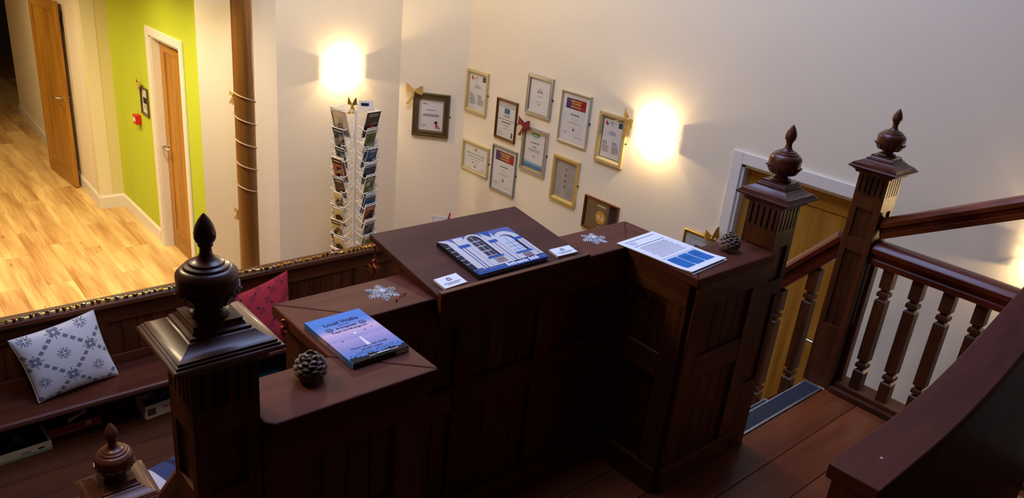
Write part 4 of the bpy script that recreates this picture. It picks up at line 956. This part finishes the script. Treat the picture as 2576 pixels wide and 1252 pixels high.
part(T, 'spine', MB().box((-gw/2-.0012, -gh/2, 0), (-gw/2, gh/2, gt)), cv)
A = Art(cv, lambda u, v, l: (-gw/2+u*gw, -gh/2+v*gh, gt+l)); nv = (18, 26, 74)
A.text('Local Walks', .5, .80, .085, nv, bold=.02, wmax=.84); A.lines(.36, .755, .64, .775, 1, (60, 70, 120)); A.text('St Dogmaels', .5, .69, .048, nv, bold=.02, wmax=.44); A.text('Poppit and Moylegrove', .5, .625, .045, nv, bold=.015, wmax=.74)
for u in (.2, .8):
    B = Art(cv, A.pos); B.disc(u, .71, .062, (50, 66, 116), .66); B.disc(u, .71, .045, (120, 140, 190), .66); B.rect(u-.03, .70, u+.03, .72, (50, 66, 116)); B.build(T, 'roundel')
A.disc(.5, .53, .028, (246, 246, 252), .66); A.poly([(.485, .44), (.515, .44), (.535, .24), (.465, .24)], (236, 238, 248)); A.disc(.7, .545, .02, (40, 48, 96), .3); A.disc(.84, .57, .016, (40, 48, 96), .3); A.disc(.2, .44, .02, (40, 48, 96), .3)
A.text('Fifteen inland and coastal', .5, .235, .042, nv, bold=.005, wmax=.74); A.text('circular routes', .5, .18, .042, nv, bold=.005, wmax=.4)
gr = [(0, 0)]
for i in range(41): gr.append((i/40, .075 + .03*abs(math.sin(i*1.7))*((i % 3) / 2) + .012*math.sin(i*.5)))
gr.append((1, 0)); blk = (16, 16, 22)
for i in range(1, 41):
    A.poly([(gr[i][0], 0), (gr[i+1][0], 0), gr[i+1], gr[i]], blk, .0009)
for i in range(16): A.disc(.06+.055*i+rr.uniform(-.02, .02), .115+rr.uniform(0, .03), .012, blk, .7, 7)
A.text('www.', .30, .025, .034, (220, 224, 232), 'l', .01, .12); A.lines(.44, .03, .68, .05, 1, (200, 204, 212), 0, .9); A.text('.org.uk', .68, .025, .034, (220, 224, 232), 'l', .01, .2)
A.build(T)
part(T, 'foot_band', MB().box((-gw/2-.0005, -gh/2-.0006, .0002), (gw/2-.038, -gh/2, gt)), mat('black_cover_band', (16, 16, 20), .4))
# printed A4 sheets, two on top of each other
q = [onz(*p, ZT+.002) for p in ((1554, 612), (1640, 582), (1826, 651), (1738, 691))]
c = sum(q, Vector())/4; rzp = math.atan2((q[1]-q[2]).y+(q[0]-q[3]).y, (q[1]-q[2]).x+(q[0]-q[3]).x) - PI/2
def sheet_mesh(name, curl):
    mb = MB(); V = []; F = []; n = 14
    for i in range(n+1):
        t = i/n; y = -.1485+.297*t; z = curl*(max(0, .28-t)/.28)**2 + curl*.25*math.sin(PI*t)
        V += [(-.105, y, z), (.105, y, z), (.105, y, z+.0006), (-.105, y, z+.0006)]
    for i in range(n):
        for k in range(4): F.append((i*4+k, i*4+(k+1) % 4, i*4+4+(k+1) % 4, i*4+4+k))
    F += [(0, 1, 2, 3), (n*4+3, n*4+2, n*4+1, n*4)]
    return mb.add(V, F)
zf = lambda v, curl: curl*(max(0, .28-v)/.28)**2 + curl*.25*math.sin(PI*v)
wp = mat('bright_white_paper', (240, 242, 246), .7)
T = place('printed_sheet', 'lower white A4 sheet beneath the sheet with three blue boxes', 'paper', (c.x+.003, c.y-.004, ZT+.0003), rzp+.012); part(T, 'sheet', sheet_mesh('sheet', .0012), wp)
CU = .007
T = place('printed_sheet', 'white A4 printed sheet with three blue boxes on the pulpit top', 'paper', (c.x, c.y, ZT+.0022), rzp); part(T, 'sheet', sheet_mesh('sheet', CU), wp)
A = Art(wp, lambda u, v, l: (-.105+u*.21, -.1485+v*.297, zf(v, CU)+.0006+l)); bl1 = (34, 112, 186); tq = (50, 110, 150)
A.rect(.10, .93, .90, .940, tq); A.rect(.10, .79, .90, .800, tq)
A.lines(.10, .83, .30, .91, 4, (170, 172, 182), .5, .3); A.lines(.12, .44, .86, .76, 11, (176, 178, 190), .12, .3); A.rect(.06, .395, .94, .40, (190, 190, 198))
for i in range(3):
    u0 = .10+i*.275; u1 = u0+.255
    for j in range(6):
        va, vb = .10+j*.045, .10+(j+1)*.045; A.poly([(u0 + (.012 if j == 0 else 0), va), (u1 - (.012 if j == 0 else 0), va), (u1 - (.012 if j == 5 else 0), vb), (u0 + (.012 if j == 5 else 0), vb)], bl1, .0006)
    A.lines(u0+.03, .24, u1-.05, .33, 4, (56, 132, 200), .4, .25)
A.build(T)
# album on the book rest
th = math.atan2(BZ1-BZ0, BY1-BY0)
def on_rest(x, y): return onp(x, y, (BX0, BY0, BZ0), (0, -math.sin(th), math.cos(th)))
q = [on_rest(*p) for p in ((1099, 618), (1275, 578), (1379, 655), (1205, 703))]
aw = ((q[1]-q[0]).length+(q[2]-q[3]).length)/2; ah = ((q[0]-q[3]).length+(q[1]-q[2]).length)/2
c = sum(q, Vector())/4; rz_ = math.atan2((q[1]-q[0]).y+(q[2]-q[3]).y, (q[1]-q[0]).x+(q[2]-q[3]).x)
at = .013
def rest_thing(name, label, cat, c, rz_, group=None):
    T = thing(name, label, cat, c, 0, group)
    T.matrix_world = Matrix.Translation(c) @ Matrix.Rotation(th, 4, 'X') @ Matrix.Rotation(rz_, 4, 'Z'); return T
T = rest_thing('guest_album', 'hardback album with blue and white arched window cover on the book rest', 'book', c, rz_)
navy = mat('album_blue_cover', (40, 84, 158), .3)
part(T, 'pages', MB().box((-aw/2+.004, -ah/2+.004, .002), (aw/2-.004, ah/2-.004, at-.002)), mat('page_edges'))
part(T, 'cover', MB().box((-aw/2, -ah/2, at-.002), (aw/2, ah/2, at)).box((-aw/2, -ah/2, 0), (aw/2, ah/2, .002)), navy)
part(T, 'spine', MB().box((-aw/2-.002, -ah/2, 0), (-aw/2, ah/2, at)), mat('album_dark_spine', (26, 24, 34), .3))
A = Art(navy, lambda u, v, l: (-aw/2+u*aw, -ah/2+v*ah, at+l)); WH = (206, 204, 206); DK = (36, 32, 50); GR = (120, 120, 134)
def arch(u0, u1, v0, v1, c, vmax=1.0):
    cu = (u0+u1)/2; r = (u1-u0)/2; k = r*aw/ah; P_ = [(u0, v0), (u1, v0)]
    for i in range(13):
        a = PI*i/12; P_.append((cu+r*math.cos(a), min(vmax, v1-k+k*math.sin(a))))
    A.poly(P_, c)
A.rect(0, .12, .16, .86, WH); A.poly([(.0, .86), (.16, .86), (.12, .97), (0, 1)], WH)
A.rect(-.0, .14, .07, .90, DK); A.poly([(.07, .6), (.07, .9), (.0, .98), (0, .6)], DK)
for v in (.30, .42, .54, .66, .78): A.rect(0, v, .06, v+.012, (200, 200, 206))
A.rect(.0, .10, .13, .15, (46, 86, 160)); A.rect(.02, .0, .11, .10, (110, 92, 96)); A.rect(.0, .0, .04, .10, (56, 52, 62))
A.rect(.17, .12, .31, .98, WH); A.rect(.20, .12, .212, .70, (40, 60, 120)); A.rect(.27, .12, .276, .66, (120, 128, 160)); A.rect(.15, .70, .30, .78, (46, 90, 166))
arch(.30, .55, .12, 1.0, WH); arch(.335, .505, .34, .96, DK); arch(.335, .47, .36, .94, GR)
for v in (.38, .52, .66, .80): A.rect(.345, v, .46, v+.11, (58, 56, 70)); A.rect(.335, v-.012, .47, v-.004, (232, 232, 236))
A.rect(.398, .36, .404, .9, (232, 232, 236)); A.rect(.31, .30, .53, .345, (50, 92, 168)); A.rect(.36, .16, .50, .29, (156, 140, 138)); A.lines(.38, .20, .48, .26, 2, (110, 96, 96))
A.rect(.55, .12, .69, .98, WH); A.rect(.59, .10, .602, .72, (40, 60, 120)); A.rect(.65, .1, .656, .64, (120, 128, 160)); A.rect(.55, .66, .68, .74, (46, 90, 166)); A.poly([(.55, .98), (.70, .98), (.64, .80)], (40, 84, 158))
arch(.66, .98, .12, .90, WH); arch(.70, .90, .30, .80, DK); arch(.70, .86, .30, .78, (196, 206, 220))
for v in (.36, .46, .56): A.rect(.70, v, .86, v+.010, (110, 120, 140))
A.rect(.776, .30, .782, .74, (110, 120, 140)); A.rect(.68, .25, .92, .30, (50, 92, 168)); A.rect(.74, .12, .86, .24, (130, 116, 118)); A.rect(.92, .12, .99, .6, WH); A.rect(.94, .1, .948, .58, (40, 60, 120)); A.rect(.86, .60, .99, .67, (46, 90, 166))
A.poly([(0, 0), (1, 0), (1, .05), (0, .07)], (44, 80, 146)); A.text('Bethsaida B&B', .64, .035, .105, (250, 250, 252), bold=.025, wmax=.66)
A.build(T)
# visiting cards, a small pile each side of the album
for i, (p_, lab) in enumerate(((((1092, 708), (1143, 692), (1177, 713), (1117, 732)), 'small pile of white visiting cards near the spine of the album'), (((1381, 632), (1430, 621), (1452, 637), (1401, 650)), 'small pile of white visiting cards at the opening side of the album'))):
    q = [on_rest(*p) for p in p_]; c = sum(q, Vector())/4; rz_ = math.atan2((q[1]-q[0]).y+(q[2]-q[3]).y, (q[1]-q[0]).x+(q[2]-q[3]).x)
    w_ = ((q[1]-q[0]).length+(q[2]-q[3]).length)/2; h_ = ((q[0]-q[3]).length+(q[1]-q[2]).length)/2
    T = rest_thing('visiting_cards', lab, 'cards', c, rz_)
    k = .0072
    part(T, 'card_pile', MB().box((-w_/2, -h_/2, 0), (w_/2, h_/2, k-.0006)), mat('card_edges', (214, 214, 220), .7)); part(T, 'top_card', MB().box((-w_/2, -h_/2, k-.0005), (w_/2, h_/2, k)), wp)
    A = Art(wp, lambda u, v, l: (-w_/2+u*w_, -h_/2+v*h_, k+l)); s_ = .12
    A.poly([(.40, .52), (.60, .52)] + [(.5+.10*math.cos(PI*j/8), .68+.14*math.sin(PI*j/8)) for j in range(9)], (70, 84, 110)); A.rect(.43, .56, .47, .72, (200, 206, 216)); A.rect(.53, .56, .57, .72, (200, 206, 216)); A.rect(.48, .54, .52, .78, (190, 196, 206))
    A.lines(.1, .30, .9, .38, 1, (80, 84, 96), .1); A.lines(.22, .18, .78, .25, 1, (120, 124, 134), .1)
    A.build(T)
# pine cones
def pine_cone(label, c, H, R):
    T = thing('pine_cone', label, 'pine cone', c)
    wd = wood('pine_cone_scale', (74, 54, 42), (136, 112, 92), 'z', .6, scale=3, vary=.3, bump=.4)
    part(T, 'core', MB().lathe([(R*.25, H*.06), (R*.42, H*.18), (R*.48, H*.4), (R*.38, H*.65), (R*.2, H*.82), (R*.08, H*.9)], 14), mat('pine_cone_core', (52, 36, 26), .8), 60)
    mb = MB(); n = 62; r_ = random.Random(5)
    for i in range(n):
        t = i/(n-1); a = i*2.39996
        op = math.radians(14 + 62*t**1.2 + r_.uniform(-7, 7))       # scales open flat below, upright at the tip
        out = R*(.50+.55*math.sin(PI*(.20+.62*t)))*(1 if t < .85 else .8)      # reach of the scale's tip from the axis
        zt_ = H*(.16+.80*t); w = R*(.36-.16*t); ln = R*(.60-.10*t); th_ = R*.05
        b_ = [(-w*.3, -ln, -th_), (w*.3, -ln, -th_), (w*.3, -ln, th_), (-w*.3, -ln, th_)]
        m_ = [(-w, -ln*.22, -th_), (w, -ln*.22, -th_), (w, -ln*.22, th_), (-w, -ln*.22, th_)]
        e_ = [(-w*.5, 0, -th_*1.2), (w*.5, 0, -th_*1.2), (w*.42, -ln*.05, th_*2.4), (-w*.42, -ln*.05, th_*2.4)]
        s0 = MB().add(b_+m_+e_, [(0,1,2,3)] + [(k, (k+1) % 4, 4+(k+1) % 4, 4+k) for k in range(4)] + [(4+k, 4+(k+1) % 4, 8+(k+1) % 4, 8+k) for k in range(4)] + [(11,10,9,8)])
        s0.xf(Matrix.Translation((0, 0, zt_)) @ Matrix.Rotation(a + r_.uniform(-.12, .12), 4, 'Z') @ Matrix.Translation((0, out*(1-.45*t*t), 0)) @ Matrix.Rotation(op, 4, 'X'))
        mb.add(s0.v, s0.f)
    o = part(T, 'scales', mb, wd); o['kind'] = 'stuff'
    part(T, 'stalk', MB().lathe([(R*.16, 0), (R*.2, H*.06), (R*.16, H*.12)], 8), mat('pine_cone_stalk', (96, 80, 60), .7))
    return T
p = onz(797, 966, ZT); pine_cone('brown pine cone standing in front of the walking guide', (p.x, p.y+.028, ZT+.0), .066, .037)
p = onz(1846, 635, ZT); pine_cone('brown pine cone standing between the printed sheets and the newel post', (p.x, p.y+.022, ZT+.0), .068, .037)
# glitter snowflakes
gm = bpy.data.materials.new('silver_glitter'); gm.use_nodes = True; nt = gm.node_tree; N = nt.nodes.new; L = nt.links.new; b = nt.nodes['Principled BSDF']
tc = N('ShaderNodeTexCoord'); vo = N('ShaderNodeTexVoronoi'); vo.inputs['Scale'].default_value = 330; L(tc.outputs['Object'], vo.inputs['Vector'])
b.inputs['Metallic'].default_value = 0; b.inputs['Roughness'].default_value = .4
sv = N('ShaderNodeSeparateXYZ'); L(vo.outputs['Color'], sv.inputs[0]); gr_ = N('ShaderNodeValToRGB'); L(sv.outputs['X'], gr_.inputs[0])
gr_.color_ramp.elements[0].color = lin((150, 156, 166)); gr_.color_ramp.elements[1].color = lin((250, 252, 255)); L(gr_.outputs[0], b.inputs['Base Color'])
def snowflake(label, c, R, rz, charm=None):
    T = thing('snowflake_ornament', label, 'ornament', c, rz)
    def bar(mb, p, q, w, h0, h1):
        p = Vector(p); q = Vector(q); d = (q-p).normalized(); s = Vector((-d.y, d.x))*w
        tip = q + d*w*1.2
        mb.add([(*(p-s), 0), (*(q-s*.7), 0), (*tip, 0), (*(q+s*.7), 0), (*(p+s), 0), (*p, h1), (*q, h0)],
               [(0,1,6,5), (1,2,6), (2,3,6), (3,4,5,6), (4,0,5), (4,3,2,1,0)])
    for k in range(6):
        a = PI*k/3; u = Vector((math.cos(a), math.sin(a))); mb = MB()
        bar(mb, u*R*.05, u*R*.93, R*.075, .003, .0075)
        for f, l_ in ((.42, .30), (.62, .26), (.80, .15)):
            for s in (-1, 1):
                d = Vector((math.cos(a+s*.95), math.sin(a+s*.95))); bar(mb, u*R*f, u*R*f + d*R*l_, R*.045, .0025, .006)
        part(T, 'arm', mb, gm)
        a2 = a+PI/6; u2 = Vector((math.cos(a2), math.sin(a2))); mb = MB(); bar(mb, u2*R*.05, u2*R*.52, R*.06, .003, .0075)
        for s in (-1, 1):
            d = Vector((math.cos(a2+s*2.2), math.sin(a2+s*2.2))); bar(mb, u2*R*.5, u2*R*.5 + d*R*.2, R*.04, .0025, .005)
        part(T, 'point', mb, gm)
    part(T, 'centre', MB().lathe([(R*.22, 0), (R*.2, .007), (R*.08, .010), (.0008, .011)], 6), gm)
    if charm:
        rm_ = mat('red_thread', (150, 26, 34), .5)
        part(T, 'thread', MB().tube([(R*.98, 0, .003), (R*1.08, -.004, .005), (R*1.18, .010, .003), (R*1.28, .016, .002)], .0012, 5).tube([(R*1.02, 0, .004), (R*1.16, -.004, .006), (R*1.3, .002, .002)], .0010, 5), rm_, 60)
        part(T, 'bead', MB().tube([(R*1.04, 0, .003), (R*.98, -.018, .003), (R*.95, -.03, .003)], .001, 5).sphere((R*.94, -.035, .0035), .0035, 8, 6), mat('pink_bead', (214, 60, 90), .2), 60)
    return T
q = onz(962, 733, ZT+.004); a_, b_ = onz(910, 727, ZT), onz(996, 738, ZT)
snowflake('silver glitter snowflake with red thread on the pulpit top behind the walking guide', (q.x, q.y, ZT), (a_-b_).length/2*1.05, math.atan2((b_-a_).y, (b_-a_).x), True)
q = onz(1495, 598, ZT+.004); a_, b_ = onz(1462, 588, ZT), onz(1529, 606, ZT)
snowflake('silver glitter snowflake on the pulpit top beyond the printed sheets', (q.x, q.y, ZT), (a_-b_).length/2*1.0, math.atan2((b_-a_).y, (b_-a_).x)+.05)
# copper tinsel decorations hanging from the pulpit edge
cpm = mat('copper_tinsel', (196, 104, 70), .3, .9)
def hanging(label, top, L_, R):
    T = thing('hanging_ornament', label, 'ornament', top)
    part(T, 'cord', MB().tube([(0, 0, 0), (.002, 0, -L_*.5), (0, 0, -L_)], .0016, 5).tube([(.004, 0, -.004), (.004, 0, -L_*.5), (.001, 0, -L_)], .0014, 5).sphere((0, 0, -.002), .006, 8, 6), cpm, 60)
    mb = MB(); r_ = random.Random(9)
    for i in range(46):
        d = Vector((r_.gauss(0, 1), r_.gauss(0, 1), r_.gauss(0, 1)-.15)).normalized()*R*r_.uniform(.5, 1.1); s = d.cross(Vector((.3, .5, .8))).normalized()*.0018
        o0 = Vector((0, 0, -L_-R*.8)); m_ = o0 + d*.5 + Vector((0, 0, -.004))
        mb.add([o0-s, o0+s, m_+s*1.3, m_-s*1.3, o0+d], [(0,1,2,3), (3,2,4)])
    part(T, 'tinsel_star', mb, cpm); part(T, 'knot', MB().sphere((0, 0, -L_), .007, 8, 6), cpm, 60)
    return T
hanging('copper tinsel star hanging from the edge of the book rest', Vector((BX0-.010, 1.80, .897)), .05, .030)
hanging('copper thread decoration hanging from the pulpit edge in front of the red cushion', Vector((PB0-.007, 1.60, ZT-.006)), .022, .016)
